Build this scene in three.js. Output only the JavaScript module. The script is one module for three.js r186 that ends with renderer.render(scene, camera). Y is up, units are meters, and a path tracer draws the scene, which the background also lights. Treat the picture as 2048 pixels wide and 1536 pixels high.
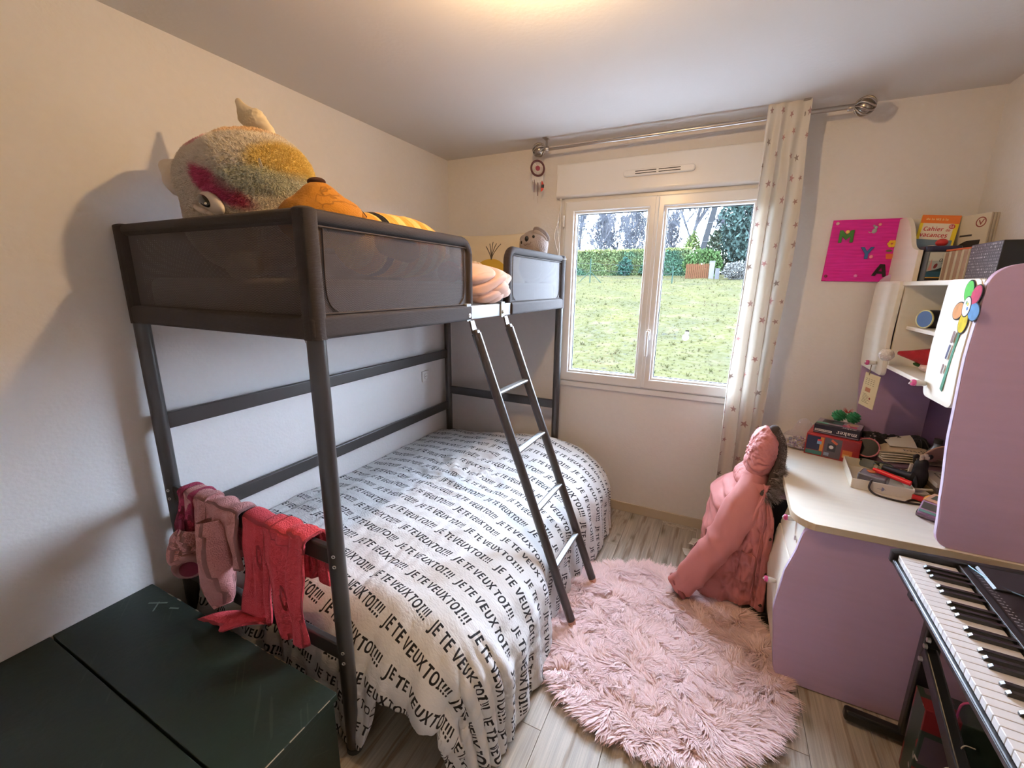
import * as THREE from 'three';
import { RoundedBoxGeometry } from 'three/addons/geometries/RoundedBoxGeometry.js';
import * as BGU from 'three/addons/utils/BufferGeometryUtils.js';
import { ImprovedNoise } from 'three/addons/math/ImprovedNoise.js';

// ---------- camera, sky, lamp strength, exposure ----------
const scene = new THREE.Scene();
const camera = new THREE.PerspectiveCamera(84.79, 2048 / 1536, 0.02, 400);
camera.rotation.order = 'YXZ';
camera.position.set(1.9639, 1.6072, 2.8773);
camera.rotation.set(-0.2331, 0.4541, 0.0125);
scene.add(camera);
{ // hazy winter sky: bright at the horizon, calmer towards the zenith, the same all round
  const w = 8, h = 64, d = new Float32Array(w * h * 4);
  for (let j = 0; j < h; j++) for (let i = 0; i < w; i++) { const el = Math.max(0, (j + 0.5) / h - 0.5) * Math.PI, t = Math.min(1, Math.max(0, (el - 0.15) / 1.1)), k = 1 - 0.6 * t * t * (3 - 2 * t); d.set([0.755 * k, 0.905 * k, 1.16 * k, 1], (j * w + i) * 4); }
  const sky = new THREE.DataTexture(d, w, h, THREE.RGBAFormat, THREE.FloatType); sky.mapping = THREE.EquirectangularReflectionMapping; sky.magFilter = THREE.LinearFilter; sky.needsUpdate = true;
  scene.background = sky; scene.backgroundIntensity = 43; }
const LAMP_COLOR = new THREE.Color().setRGB(1.0, 0.65, 0.31), LAMP_CANDELA = 2.2;
const LAMP_AT = [1.44, 2.385, 1.70];
const renderer = new THREE.WebGLRenderer({ antialias: true });
renderer.toneMapping = THREE.LinearToneMapping;
renderer.toneMappingExposure = 1.3;
renderer.shadowMap.enabled = true;

// ---------- helpers ----------
const PI = Math.PI, V3 = (x, y, z) => new THREE.Vector3(x, y, z);
function rng(seed) { let a = seed >>> 0; return () => { a |= 0; a = (a + 0x6D2B79F5) | 0; let t = Math.imul(a ^ (a >>> 15), 1 | a); t = (t + Math.imul(t ^ (t >>> 7), 61 | t)) ^ t; return ((t ^ (t >>> 14)) >>> 0) / 4294967296; }; }
const noiseGen = (() => { const old = Math.random, r = rng(77); Math.random = r; const n = new ImprovedNoise(); Math.random = old; return n; })();
const N3 = (x, y, z = 0) => noiseGen.noise(x, y, z);
function fbm(x, y, z = 0, o = 4) { let s = 0, a = 0.5, f = 1; for (let i = 0; i < o; i++) { s += a * N3(x * f, y * f, z * f + i * 7.3); f *= 2.03; a *= 0.5; } return s; }
const clamp = (x, a = 0, b = 1) => Math.min(b, Math.max(a, x)), lerp = (a, b, t) => a + (b - a) * t;
const smooth = (a, b, x) => { const t = clamp((x - a) / (b - a)); return t * t * (3 - 2 * t); };
const lin = (r, g, b) => new THREE.Color().setRGB(r, g, b);
const hex = (h) => new THREE.Color(h);

const names = {};
function numbered(n) { const k = names[n] = (names[n] ?? -1) + 1; return k ? n + '_' + String(k).padStart(3, '0') : n; }
function tag(o, label, category, group, kind) {
  if (label) o.userData.label = label;
  if (category) o.userData.category = category;
  if (group) o.userData.group = group;
  if (kind) o.userData.kind = kind;
  return o;
}
function thing(name, label, category, [x, y, z] = [0, 0, 0], ry = 0, group) {
  const o = new THREE.Group(); o.name = numbered(name); o.position.set(x, y, z); o.rotation.y = ry; scene.add(o);
  return tag(o, label, category, group);
}
function mesh(name, geo, mat, parent, label) {
  const m = new THREE.Mesh(Array.isArray(geo) ? merge(geo) : geo, mat); m.name = parent ? name : numbered(name);
  m.castShadow = m.receiveShadow = true;
  (parent || scene).add(m); if (label) m.userData.label = label;
  return m;
}
const one = (name, geo, mat, label, category, group) => tag(mesh(name, geo, mat), label, category, group);
function struct(name, geo, mat) { const m = mesh(name, geo, mat); m.userData.kind = 'structure'; return m; }

function merge(list) {
  return BGU.mergeGeometries(list.map((g) => {
    const q = g.index ? g.toNonIndexed() : g.clone();
    for (const k of Object.keys(q.attributes)) if (!['position', 'normal', 'uv', 'color'].includes(k)) q.deleteAttribute(k);
    if (!q.attributes.uv) q.setAttribute('uv', new THREE.BufferAttribute(new Float32Array(q.attributes.position.count * 2), 2));
    if (!q.attributes.normal) q.computeVertexNormals();
    return q;
  }));
}
function muv(g, s = 1) {   // uv in metres from the dominant side of each face
  const p = g.attributes.position, n = g.attributes.normal, uv = new Float32Array(p.count * 2);
  for (let i = 0; i < p.count; i++) {
    const x = Math.abs(n.getX(i)), y = Math.abs(n.getY(i)), z = Math.abs(n.getZ(i));
    const [a, b] = x >= y && x >= z ? [p.getZ(i), p.getY(i)] : y >= z ? [p.getX(i), p.getZ(i)] : [p.getX(i), p.getY(i)];
    uv[i * 2] = a * s; uv[i * 2 + 1] = b * s;
  }
  g.setAttribute('uv', new THREE.BufferAttribute(uv, 2)); return g;
}
function put(g, x = 0, y = 0, z = 0, rx = 0, ry = 0, rz = 0, s) {
  const m = new THREE.Matrix4().compose(V3(x, y, z), new THREE.Quaternion().setFromEuler(new THREE.Euler(rx, ry, rz)), s ? V3(...(Array.isArray(s) ? s : [s, s, s])) : V3(1, 1, 1));
  return g.applyMatrix4(m);
}
const rb = (w, h, d, r = 0.004, seg = 2) => new RoundedBoxGeometry(w, h, d, seg, Math.min(r, w / 2.01, h / 2.01, d / 2.01));
const box3 = (x0, y0, z0, x1, y1, z1, r = 0.003) => muv(put(rb(x1 - x0, y1 - y0, z1 - z0, r), (x0 + x1) / 2, (y0 + y1) / 2, (z0 + z1) / 2));
const plain = (x0, y0, z0, x1, y1, z1) => muv(put(new THREE.BoxGeometry(x1 - x0, y1 - y0, z1 - z0), (x0 + x1) / 2, (y0 + y1) / 2, (z0 + z1) / 2));
function bar(a, b, r, rad = 16, r2 = r) {   // round bar between two points
  const A = V3(...a), B = V3(...b), d = B.clone().sub(A), L = d.length(), g = new THREE.CylinderGeometry(r2, r, L, rad, 1);
  g.applyQuaternion(new THREE.Quaternion().setFromUnitVectors(V3(0, 1, 0), d.normalize()));
  return g.translate(...A.add(B).multiplyScalar(0.5).toArray());
}
function boxbar(a, b, w, h, up = [0, 1, 0], r = 0.003) {   // rectangular bar between two points, h along up
  const A = V3(...a), B = V3(...b), z = B.clone().sub(A), L = z.length(); z.normalize();
  const x = V3(...up).cross(z).normalize(), y = z.clone().cross(x);
  return rb(w, h, L, r).applyMatrix4(new THREE.Matrix4().makeBasis(x, y, z).setPosition(A.add(B).multiplyScalar(0.5)));
}
function tube(pts, r, seg = 40, rad = 8, closed = false, capped = true) {
  const c = new THREE.CatmullRomCurve3(pts.map((p) => V3(...p)), closed, 'catmullrom', 0.5), g = new THREE.TubeGeometry(c, seg, r, rad, closed);
  if (closed || !capped) return g;
  const e = [g]; for (const p of [pts[0], pts[pts.length - 1]]) e.push(new THREE.SphereGeometry(r, rad, 6).translate(...p));
  return merge(e);
}
const lathe = (pts, seg = 32) => new THREE.LatheGeometry(pts.map((p) => new THREE.Vector2(...p)), seg);
function poly(pts) { const s = new THREE.Shape(); pts.forEach((p, i) => (i ? s.lineTo(...p) : s.moveTo(...p))); s.closePath(); return s; }
function extr(shape, depth, bevel = 0, curve = 12) {
  return new THREE.ExtrudeGeometry(shape, { depth: depth - 2 * bevel, bevelEnabled: bevel > 0, bevelSize: bevel, bevelThickness: bevel, bevelOffset: -bevel, bevelSegments: 2, curveSegments: curve }).translate(0, 0, bevel);
}
function rrect(w, h, r) { const s = new THREE.Shape(), x = -w / 2, y = -h / 2; s.moveTo(x + r, y); s.lineTo(x + w - r, y); s.quadraticCurveTo(x + w, y, x + w, y + r); s.lineTo(x + w, y + h - r); s.quadraticCurveTo(x + w, y + h, x + w - r, y + h); s.lineTo(x + r, y + h); s.quadraticCurveTo(x, y + h, x, y + h - r); s.lineTo(x, y + r); s.quadraticCurveTo(x, y, x + r, y); return s; }
function grid(nu, nv, fn, uvf) {   // fn(u, v) -> [x, y, z]
  const p = [], uv = [], ix = [];
  for (let j = 0; j <= nv; j++) for (let i = 0; i <= nu; i++) { const u = i / nu, v = j / nv; p.push(...fn(u, v)); uv.push(...(uvf ? uvf(u, v) : [u, v])); }
  for (let j = 0; j < nv; j++) for (let i = 0; i < nu; i++) { const a = j * (nu + 1) + i, b = a + 1, c = a + nu + 1, d = c + 1; ix.push(a, c, b, b, c, d); }
  const g = new THREE.BufferGeometry(); g.setAttribute('position', new THREE.Float32BufferAttribute(p, 3)); g.setAttribute('uv', new THREE.Float32BufferAttribute(uv, 2)); g.setIndex(ix); g.computeVertexNormals(); return g;
}
function sheet(nu, nv, fn, t, uvf) {   // a grid with thickness t and closed rims
  const g = grid(nu, nv, fn, uvf), p = g.attributes.position, n = g.attributes.normal, uv = g.attributes.uv, c = p.count, P = [], U = [], I = [...g.index.array];
  for (let s = 0; s < 2; s++) for (let i = 0; i < c; i++) { const k = s ? -t / 2 : t / 2; P.push(p.getX(i) + n.getX(i) * k, p.getY(i) + n.getY(i) * k, p.getZ(i) + n.getZ(i) * k); U.push(uv.getX(i), uv.getY(i)); }
  const top = g.index.array; for (let i = 0; i < top.length; i += 3) I.push(top[i] + c, top[i + 2] + c, top[i + 1] + c);
  const W = nu + 1, rim = (a, b) => I.push(a, b, a + c, b, b + c, a + c);
  for (let i = 0; i < nu; i++) { rim(i, i + 1); rim(nv * W + i + 1, nv * W + i); }
  for (let j = 0; j < nv; j++) { rim((j + 1) * W, j * W); rim(j * W + nu, (j + 1) * W + nu); }
  const o = new THREE.BufferGeometry(); o.setAttribute('position', new THREE.Float32BufferAttribute(P, 3)); o.setAttribute('uv', new THREE.Float32BufferAttribute(U, 2)); o.setIndex(I); o.computeVertexNormals(); return o;
}
// a rounded body: for every direction the outermost hit of a signed distance field round c
function blob(c, sdf, detail = 5, tmax = 0.6, disp) {
  let g = BGU.mergeVertices((() => { const q = new THREE.IcosahedronGeometry(1, detail); q.deleteAttribute('uv'); q.deleteAttribute('normal'); return q; })(), 1e-5);
  const p = g.attributes.position, uv = new Float32Array(p.count * 2);
  for (let i = 0; i < p.count; i++) {
    const d = V3().fromBufferAttribute(p, i).normalize(); let hi = tmax, lo = 0;
    for (let t = tmax; t > 0; t -= tmax / 60) { if (sdf(c[0] + d.x * t, c[1] + d.y * t, c[2] + d.z * t) < 0) { lo = t; hi = t + tmax / 60; break; } }
    for (let k = 0; k < 12; k++) { const t = (lo + hi) / 2; if (sdf(c[0] + d.x * t, c[1] + d.y * t, c[2] + d.z * t) < 0) lo = t; else hi = t; }
    const t = lo + (disp ? disp(d, lo) : 0);
    p.setXYZ(i, c[0] + d.x * t, c[1] + d.y * t, c[2] + d.z * t);
    uv[i * 2] = Math.atan2(d.z, d.x) / (2 * PI) + 0.5; uv[i * 2 + 1] = Math.asin(clamp(d.y, -1, 1)) / PI + 0.5;
  }
  g.setAttribute('uv', new THREE.BufferAttribute(uv, 2)); g.computeVertexNormals(); return g;
}
const smin = (a, b, k) => { const h = clamp(0.5 + 0.5 * (b - a) / k); return lerp(b, a, h) - k * h * (1 - h); };
function ell(x, y, z, c, r, ry = 0, rz = 0) {   // rough distance to an ellipsoid
  let dx = x - c[0], dy = y - c[1], dz = z - c[2];
  if (ry) { const s = Math.sin(ry), k = Math.cos(ry); [dx, dz] = [dx * k - dz * s, dx * s + dz * k]; }
  if (rz) { const s = Math.sin(rz), k = Math.cos(rz); [dx, dy] = [dx * k + dy * s, -dx * s + dy * k]; }
  const k0 = Math.hypot(dx / r[0], dy / r[1], dz / r[2]); return (k0 - 1) * Math.min(...r);
}
const ball = (c, r, ry = 0, rz = 0, w = 24, h = 16) => put(new THREE.SphereGeometry(1, w, h).scale(...(Array.isArray(r) ? r : [r, r, r])), ...c, 0, ry, rz);

// ---------- textures ----------
function dtex(w, h, fn, srgb = true, repeat) {   // fn(u, v) -> [r, g, b] 0..1 (sRGB values when srgb)
  const d = new Uint8Array(w * h * 4);
  for (let j = 0; j < h; j++) for (let i = 0; i < w; i++) { const c = fn(i / w, j / h), k = (j * w + i) * 4; for (let q = 0; q < 3; q++) d[k + q] = clamp(c[q] ?? c[0]) * 255; d[k + 3] = 255; }
  const t = new THREE.DataTexture(d, w, h); t.wrapS = t.wrapT = THREE.RepeatWrapping; t.magFilter = THREE.LinearFilter; t.minFilter = THREE.LinearMipmapLinearFilter; t.generateMipmaps = true;
  if (srgb) t.colorSpace = THREE.SRGBColorSpace; if (repeat) t.repeat.set(...repeat); t.needsUpdate = true; return t;
}
function ctex(w, h, draw, wrap = false) {
  const c = document.createElement('canvas'); c.width = w; c.height = h; const x = c.getContext('2d'); draw(x, w, h);
  const t = new THREE.CanvasTexture(c); t.colorSpace = THREE.SRGBColorSpace; if (wrap) t.wrapS = t.wrapT = THREE.RepeatWrapping; return t;
}
// tiling noise: blends four shifted copies so that the edges meet
function tile(fn) { return (u, v) => { const a = fn(u, v), b = fn(u - 1, v), c = fn(u, v - 1), d = fn(u - 1, v - 1); return (a * (1 - u) + b * u) * (1 - v) + (c * (1 - u) + d * u) * v; }; }
const mat = (o) => new THREE.MeshStandardMaterial({ roughness: 0.6, metalness: 0, ...o });
const phys = (o) => new THREE.MeshPhysicalMaterial({ roughness: 0.6, metalness: 0, ...o });
const grainBump = dtex(256, 256, (() => { const f = tile((u, v) => fbm(u * 18, v * 18, 1, 4)); return (u, v) => [0.5 + f(u, v) * 0.8]; })(), false);
const weaveBump = dtex(128, 128, (u, v) => { const a = Math.sin(u * PI * 32), b = Math.sin(v * PI * 32); return [0.5 + 0.25 * a * (b > 0 ? 1 : -1) + 0.2 * b]; }, false);
const rep = (t, a, b = a, rot = 0) => { const c = t.clone(); c.repeat.set(a, b); c.rotation = rot; c.needsUpdate = true; return c; };
const cloth = (color, o = {}) => phys({ color, roughness: 0.9, sheen: 0.25, sheenRoughness: 0.6, sheenColor: color.clone().lerp(lin(1, 1, 1), 0.4), ...o });
// ---------- the room ----------
const plasterBump = dtex(512, 512, (() => { const f = tile((u, v) => fbm(u * 40, v * 40, 3, 4)), g = tile((u, v) => fbm(u * 6, v * 6, 8, 3)); return (u, v) => [0.5 + f(u, v) * 0.55 + g(u, v) * 0.3]; })(), false);
const wallPaint = dtex(512, 512, (() => { const f = tile((u, v) => fbm(u * 5, v * 5, 5, 4)), g = tile((u, v) => fbm(u * 60, v * 60, 6, 2)); return (u, v) => { const k = 0.90 + f(u, v) * 0.03 + g(u, v) * 0.02; return [k, k * 0.985, k * 0.975]; }; })());
const M = {};
M.wall = mat({ map: rep(wallPaint, 0.6), bumpMap: rep(plasterBump, 2), bumpScale: 0.0016, roughness: 0.85 });
M.ceiling = mat({ color: lin(0.72, 0.70, 0.68), bumpMap: rep(plasterBump, 1.4), bumpScale: 0.001, roughness: 0.9 });
M.skirting = mat({ color: lin(0.58, 0.49, 0.37), roughness: 0.5, bumpMap: rep(grainBump, 3), bumpScale: 0.0005 });
const RX = 3.0, RZ = 3.6, RY = 2.5;
struct('wall_left', plain(-0.15, -0.02, -0.3, 0, RY + 0.02, RZ + 0.15), M.wall);
struct('wall_right', plain(RX, -0.02, -0.3, RX + 0.15, RY + 0.02, RZ + 0.15), M.wall);
struct('wall_front', plain(0, -0.02, RZ, RX, RY + 0.02, RZ + 0.15), M.wall);
const WX0 = 0.935, WX1 = 2.165, WY0 = 0.905, WY1 = 2.17;
struct('wall_back', [plain(0, -0.02, -0.3, WX0, RY + 0.02, 0), plain(WX1, -0.02, -0.3, RX, RY + 0.02, 0), plain(WX0, -0.02, -0.3, WX1, WY0, 0), plain(WX0, WY1, -0.3, WX1, RY + 0.02, 0)], M.wall);
struct('ceiling', plain(-0.15, RY, -0.3, RX + 0.15, RY + 0.2, RZ + 0.15), M.ceiling);
// floor: washed oak laminate planks, each its own piece
function plankTex(seed) {
  const r = rng(seed), knots = Array.from({ length: 2 }, () => [r(), r(), 0.015 + r() * 0.02]);
  return dtex(256, 1024, (u, v) => {
    let uu = u, k = 0; for (const [a, b, s] of knots) { const d = Math.hypot((u - a) * 0.22, (v - b) * 1.28 * 0.35) / s; if (d < 3) { uu += 0.25 * Math.exp(-d * d) * (u - a); k += Math.exp(-d * d * 2.2); } }
    const g = fbm(uu * 26 + seed, v * 3.2, seed, 5), s = fbm(uu * 90, v * 7, seed + 3, 3), w = fbm(uu * 5, v * 2.2, seed + 9, 3), wear = smooth(0.08, 0.36, fbm(uu * 7, v * 3.1, seed + 17, 4));
    const b = 0.74 + g * 0.15 + s * 0.10 + w * 0.12 - k * 0.16 - wear * 0.13;
    return [b * 1.0, b * (0.945 - wear * 0.05), b * (0.875 - wear * 0.10 - k * 0.06)];
  });
}
M.plank = [11, 23, 37, 51].map((s, i) => mat({ map: plankTex(s), roughness: 0.42, bumpMap: rep(grainBump, 2, 10), bumpScale: 0.0003, color: lin(...[[0.86, 0.86, 0.86], [0.80, 0.79, 0.78], [0.9, 0.89, 0.88], [0.83, 0.82, 0.80]][i]) }));
M.subfloor = mat({ color: lin(0.10, 0.075, 0.05), roughness: 0.9 });
const floor = struct('floor', plain(-0.15, -0.14, -0.3, RX + 0.15, -0.009, RZ + 0.15), M.subfloor);
{
  const pw = 0.22, pl = 1.28, g = rb(pw - 0.0014, 0.009, pl - 0.0014, 0.0012, 1), r = rng(5);
  { const p = g.attributes.position, uv = g.attributes.uv; for (let i = 0; i < p.count; i++) uv.setXY(i, p.getX(i) / pw + 0.5, p.getZ(i) / pl + 0.5); }
  for (let i = 0; i < 14; i++) { const x = 0.11 + i * pw, off = r() * pl; for (let k = -1; k < 4; k++) {
    const z0 = Math.max(0.001, off + k * pl), z1 = Math.min(RZ - 0.001, off + (k + 1) * pl); if (z1 - z0 < 0.05) continue;
    const m = mesh('plank', g, M.plank[Math.floor(r() * 4)], floor); m.scale.z = (z1 - z0) / pl; m.position.set(Math.min(x, RX - 0.02), -0.0045, (z0 + z1) / 2); if (r() < 0.5) m.rotation.y = PI;
    if (x + pw / 2 > RX) { m.scale.x = (RX - x + pw / 2) / pw; m.position.x = (x - pw / 2 + RX) / 2; } } }
}
struct('baseboard_back', box3(0.012, 0, 0, RX, 0.068, 0.011, 0.002), M.skirting);
struct('baseboard_left', box3(0, 0, 0, 0.011, 0.068, RZ, 0.002), M.skirting);
struct('baseboard_right', box3(RX - 0.011, 0, 0.012, RX, 0.068, RZ, 0.002), M.skirting);

// ---------- window ----------
M.pvc = phys({ color: lin(0.80, 0.79, 0.77), roughness: 0.28, clearcoat: 0.25, clearcoatRoughness: 0.25 });
M.gasket = mat({ color: lin(0.02, 0.02, 0.022), roughness: 0.6 });
M.glass = phys({ color: lin(0.97, 0.99, 0.99), transmission: 1, thickness: 0, roughness: 0, ior: 1.5 });
const ring = (x0, y0, x1, y1, X0, Y0, X1, Y1, z0, z1, b = 0.006) => { const s = poly([[x0, y0], [x1, y0], [x1, y1], [x0, y1]]), h = new THREE.Path(); h.moveTo(X0, Y0); h.lineTo(X0, Y1); h.lineTo(X1, Y1); h.lineTo(X1, Y0); h.closePath(); s.holes.push(h); return extr(s, z1 - z0, b).translate(0, 0, z0); };
const win = new THREE.Group(); win.name = 'window_1'; win.userData.kind = 'structure'; scene.add(win);
mesh('window_frame', [ring(WX0, WY0, WX1, WY1, 0.975, 0.955, 2.125, 2.125, -0.06, 0.012), box3(WX0 - 0.02, WY0 - 0.012, 0, WX1 + 0.02, WY0 + 0.026, 0.02, 0.004), box3(WX0 - 0.03, WY0 - 0.05, -0.34, WX1 + 0.03, WY0 - 0.01, -0.28)], M.pvc, win);
for (const [x0, x1, X0, X1] of [[0.955, 1.54, 1.031, 1.485], [1.548, 2.145, 1.602, 2.063]]) {
  const s = mesh('sash', [ring(x0, 0.938, x1, 2.142, X0 - 0.014, 1.001, X1 + 0.014, 2.078, -0.045, 0.034, 0.007), ring(X0 - 0.016, 0.999, X1 + 0.016, 2.08, X0, 1.015, X1, 2.064, -0.03, 0.022, 0.007)], M.pvc, win);
  mesh('gasket', ring(X0 - 0.004, 1.011, X1 + 0.004, 2.068, X0 + 0.004, 1.019, X1 - 0.004, 2.060, -0.022, -0.012, 0.001), M.gasket, s);
  mesh('pane', new THREE.PlaneGeometry(X1 - X0 + 0.01, 1.059).translate((X0 + X1) / 2, 1.5395, -0.018), M.glass, s);
}
mesh('astragal', box3(1.533, 0.945, 0.03, 1.556, 2.135, 0.046, 0.006), M.pvc, win);
const wh = mesh('window_handle', put(rb(0.03, 0.07, 0.012, 0.006), 1.557, 1.30, 0.052), M.pvc, win);
mesh('lever', [bar([1.557, 1.315, 0.055], [1.557, 1.315, 0.085], 0.009), tube([[1.557, 1.32, 0.083], [1.557, 1.28, 0.09], [1.558, 1.22, 0.09], [1.559, 1.17, 0.086]], 0.0085, 20, 10)], M.pvc, wh);
for (const y of [1.06, 2.02]) mesh('hinge', bar([0.948, y - 0.035, 0.04], [0.948, y + 0.035, 0.04], 0.008, 12), M.pvc, win);
const sb = thing('roller_shutter_box', 'white roller shutter box with a slotted vent above the window', 'shutter box');
mesh('casing', (() => { const s = new THREE.Shape(); s.moveTo(0.0, 2.165); s.lineTo(0.035, 2.165); s.quadraticCurveTo(0.055, 2.168, 0.055, 2.19); s.lineTo(0.05, 2.36); s.quadraticCurveTo(0.05, 2.372, 0.04, 2.372); s.lineTo(0, 2.372); s.closePath(); return extr(s, 1.36, 0.002).rotateY(-PI / 2).scale(1, 1, 1).translate(0.895 + 1.36, 0, 0.001); })(), M.pvc, sb);
const vent = mesh('vent', [put(extr(rrect(0.405, 0.038, 0.017), 0.022, 0.006), 1.535, 2.272, 0.05)], M.pvc, sb);
M.dark = mat({ color: lin(0.03, 0.028, 0.026), roughness: 0.8 });
for (const x of [1.465, 1.6]) for (const y of [2.2785, 2.2655]) mesh('slot', box3(x - 0.061, y - 0.0022, 0.0708, x + 0.061, y + 0.0022, 0.0725, 0.0005), M.dark, vent);

// sticker on the glass
{ const w = phys({ color: lin(0.9, 0.93, 0.95), roughness: 1, transmission: 0.35, thickness: 0 });
  const t = thing('snowman_sticker', 'small white snowman sticker on the right window pane', 'sticker', [1.778, 1.302, -0.016]);
  mesh('body', [new THREE.CylinderGeometry(0.021, 0.021, 0.001, 24).rotateX(PI / 2).translate(0, -0.012, 0), new THREE.CylinderGeometry(0.013, 0.013, 0.001, 20).rotateX(PI / 2).translate(0.006, 0.015, 0)], w, t);
  mesh('hat', box3(-0.004, 0.026, -0.001, 0.018, 0.034, 0.0012, 0.0004), M.dark, t); for (const [x, y] of [[-0.008, -0.014], [0.004, -0.006], [0.006, 0.012]]) mesh('button', new THREE.CylinderGeometry(0.002, 0.002, 0.002, 10).rotateX(PI / 2).translate(x, y, 0.0008), M.dark, t); }

// ceiling lamp, just above the frame: its glow lights the ceiling
{ const [x, y, z] = LAMP_AT, t = thing('ceiling_lamp', 'bare warm bulb on a short cord under the ceiling', 'lamp', [x, 0, z]);
  mesh('rose', lathe([[0, 2.478], [0.045, 2.48], [0.05, 2.5], [0, 2.5]], 24), M.pvc, t);
  mesh('cord', bar([0, 2.43, 0], [0, 2.48, 0], 0.004, 8), M.pvc, t); mesh('socket', bar([0, 2.395, 0], [0, 2.435, 0], 0.016), M.pvc, t);
  mesh('bulb', ball([0, y, 0], 0.024), mat({ color: lin(0.9, 0.85, 0.75), emissive: LAMP_COLOR, emissiveIntensity: 12, roughness: 0.4 }), t);
  const l = new THREE.PointLight(LAMP_COLOR, LAMP_CANDELA); l.position.set(0, y, 0); l.castShadow = true; l.shadow.radius = 1.0; l.decay = 2; t.add(l); }
// ---------- outside: rising meadow, hedge, bare trees ----------
const GP = [[3, -0.45], [0, -0.45], [-3, -0.35], [-6, -0.02], [-12, 0.9], [-18, 1.72], [-23, 2.05], [-28, 2.35], [-40, 2.8], [-80, 3.2]];
function gy(z) { for (let i = 0; i < GP.length - 1; i++) if (z <= GP[i][0] && z >= GP[i + 1][0]) { const t = smooth(0, 1, (GP[i][0] - z) / (GP[i][0] - GP[i + 1][0])); return lerp(GP[i][1], GP[i + 1][1], lerp((GP[i][0] - z) / (GP[i][0] - GP[i + 1][0]), t, 0.4)); } return 3.2; }
const ground = (x, z) => gy(z) + 0.07 * fbm(x * 0.5, z * 0.5, 2, 3) + 0.03 * N3(x * 2.2, z * 2.2, 4);
M.lawn = phys({ specularIntensity: 0, map: dtex(1024, 1024, (() => { const f = tile((u, v) => fbm(u * 6, v * 6, 1, 4)), g = tile((u, v) => fbm(u * 60, v * 60, 4, 3)), h = tile((u, v) => fbm(u * 14, v * 14, 9, 4)); return (u, v) => { const a = f(u, v), b = g(u, v), c = smooth(0.02, 0.3, h(u, v)), d = smooth(0.16, 0.36, b); let R = 0.205 + a * 0.06 + b * 0.07, G = 0.201 + a * 0.05 + b * 0.07, B = 0.135 + b * 0.10; R = lerp(R, 0.25, c * 0.6); G = lerp(G, 0.228, c * 0.6); B = lerp(B, 0.185, c * 0.6); return [R - d * 0.06, G - d * 0.06, B - d * 0.03]; }; })(), true, [0.11, 0.11]), roughness: 1, bumpMap: rep(grainBump, 0.6), bumpScale: 0.06 });
{ const g = grid(150, 200, (u, v) => { const x = lerp(-34, 26, u), z = lerp(-0.32, -60, v ** 1.5); return [x, ground(x, z), z]; }, (u, v) => [lerp(-34, 26, u), lerp(-0.32, -60, v ** 1.5)]);
  struct('lawn', g, M.lawn); }
struct('added_bounce_terrace', plain(-1.5, -0.6, -3.4, 5.5, -0.28, -0.31), mat({ color: lin(0.14, 0.14, 0.14), roughness: 0.9 }));  // unseen slab, added to bounce daylight through the window onto the ceiling
// instanced leaves and blades
function stuffOf(name, geo, m, parent, list) {   // list of [Matrix4, Color?]
  const im = new THREE.InstancedMesh(geo, m, list.length); im.name = name; im.userData.kind = 'stuff'; im.castShadow = im.receiveShadow = true;
  list.forEach(([x, c], i) => { im.setMatrixAt(i, x); if (c) im.setColorAt(i, c); }); (parent || scene).add(im); return im;
}
const mtx = (p, q, s) => new THREE.Matrix4().compose(p, q, s);
const anyTurn = (r) => new THREE.Quaternion().setFromEuler(new THREE.Euler(r() * 6.3, r() * 6.3, r() * 6.3));
const leafGeo = (() => { const g = new THREE.BufferGeometry(); g.setAttribute('position', new THREE.Float32BufferAttribute([0, 0, 0, 0.5, 0.5, 0.12, 0, 1, 0, -0.5, 0.5, 0.12], 3)); g.setIndex([0, 1, 2, 0, 2, 3]); g.setAttribute('uv', new THREE.Float32BufferAttribute([0, 0, 1, 0, 1, 1, 0, 1], 2)); g.computeVertexNormals(); return g; })();
const bladeGeo = (() => { const P = [], I = []; for (let k = 0; k < 6; k++) { const a = k * 1.05, c = Math.cos(a), s = Math.sin(a), b = P.length / 3; for (const [w, y, o] of [[-0.05, 0, 0], [0.05, 0, 0], [0.035, 0.6, 0.15], [-0.035, 0.6, 0.15], [0, 1, 0.45]]) P.push(c * w + s * (o + 0.05), y, -s * w + c * (o + 0.05)); I.push(b, b + 1, b + 2, b, b + 2, b + 3, b + 3, b + 2, b + 4); } const g = new THREE.BufferGeometry(); g.setAttribute('position', new THREE.Float32BufferAttribute(P, 3)); g.setIndex(I); g.setAttribute('uv', new THREE.Float32BufferAttribute(new Float32Array(P.length / 3 * 2), 2)); g.computeVertexNormals(); return g; })();
M.leaf = phys({ color: lin(1, 1, 1), roughness: 1, specularIntensity: 0 });
const G1 = V3(0, 0, 0);
{ const r = rng(31), L = []; for (let i = 0; i < 9000; i++) { const z = -4.5 - 22 * r() ** 1.4, x = 1.6 + z * 0.17 + (r() - 0.5) * (4.5 - z * 0.6), k = fbm(x * 0.6, z * 0.6, 3, 3); const dry = smooth(0.0, 0.35, k + (r() - 0.5) * 0.3), s = 0.02 + r() * 0.03 + (r() < 0.03 ? 0.06 : 0);
    L.push([mtx(V3(x, ground(x, z) - 0.01, z), new THREE.Quaternion().setFromEuler(new THREE.Euler(0, r() * 6.3, 0)), V3(s * 1.8, s, s * 1.8)), lin(0.025 + 0.010 * dry + r() * 0.005, 0.0255 + 0.003 * dry + r() * 0.004, 0.0115 + 0.006 * dry)]); }
  tag(stuffOf('grass_tufts', bladeGeo, M.leaf, null, L), 'short yellow green meadow grass tufts outside the window', 'grass'); }
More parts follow.
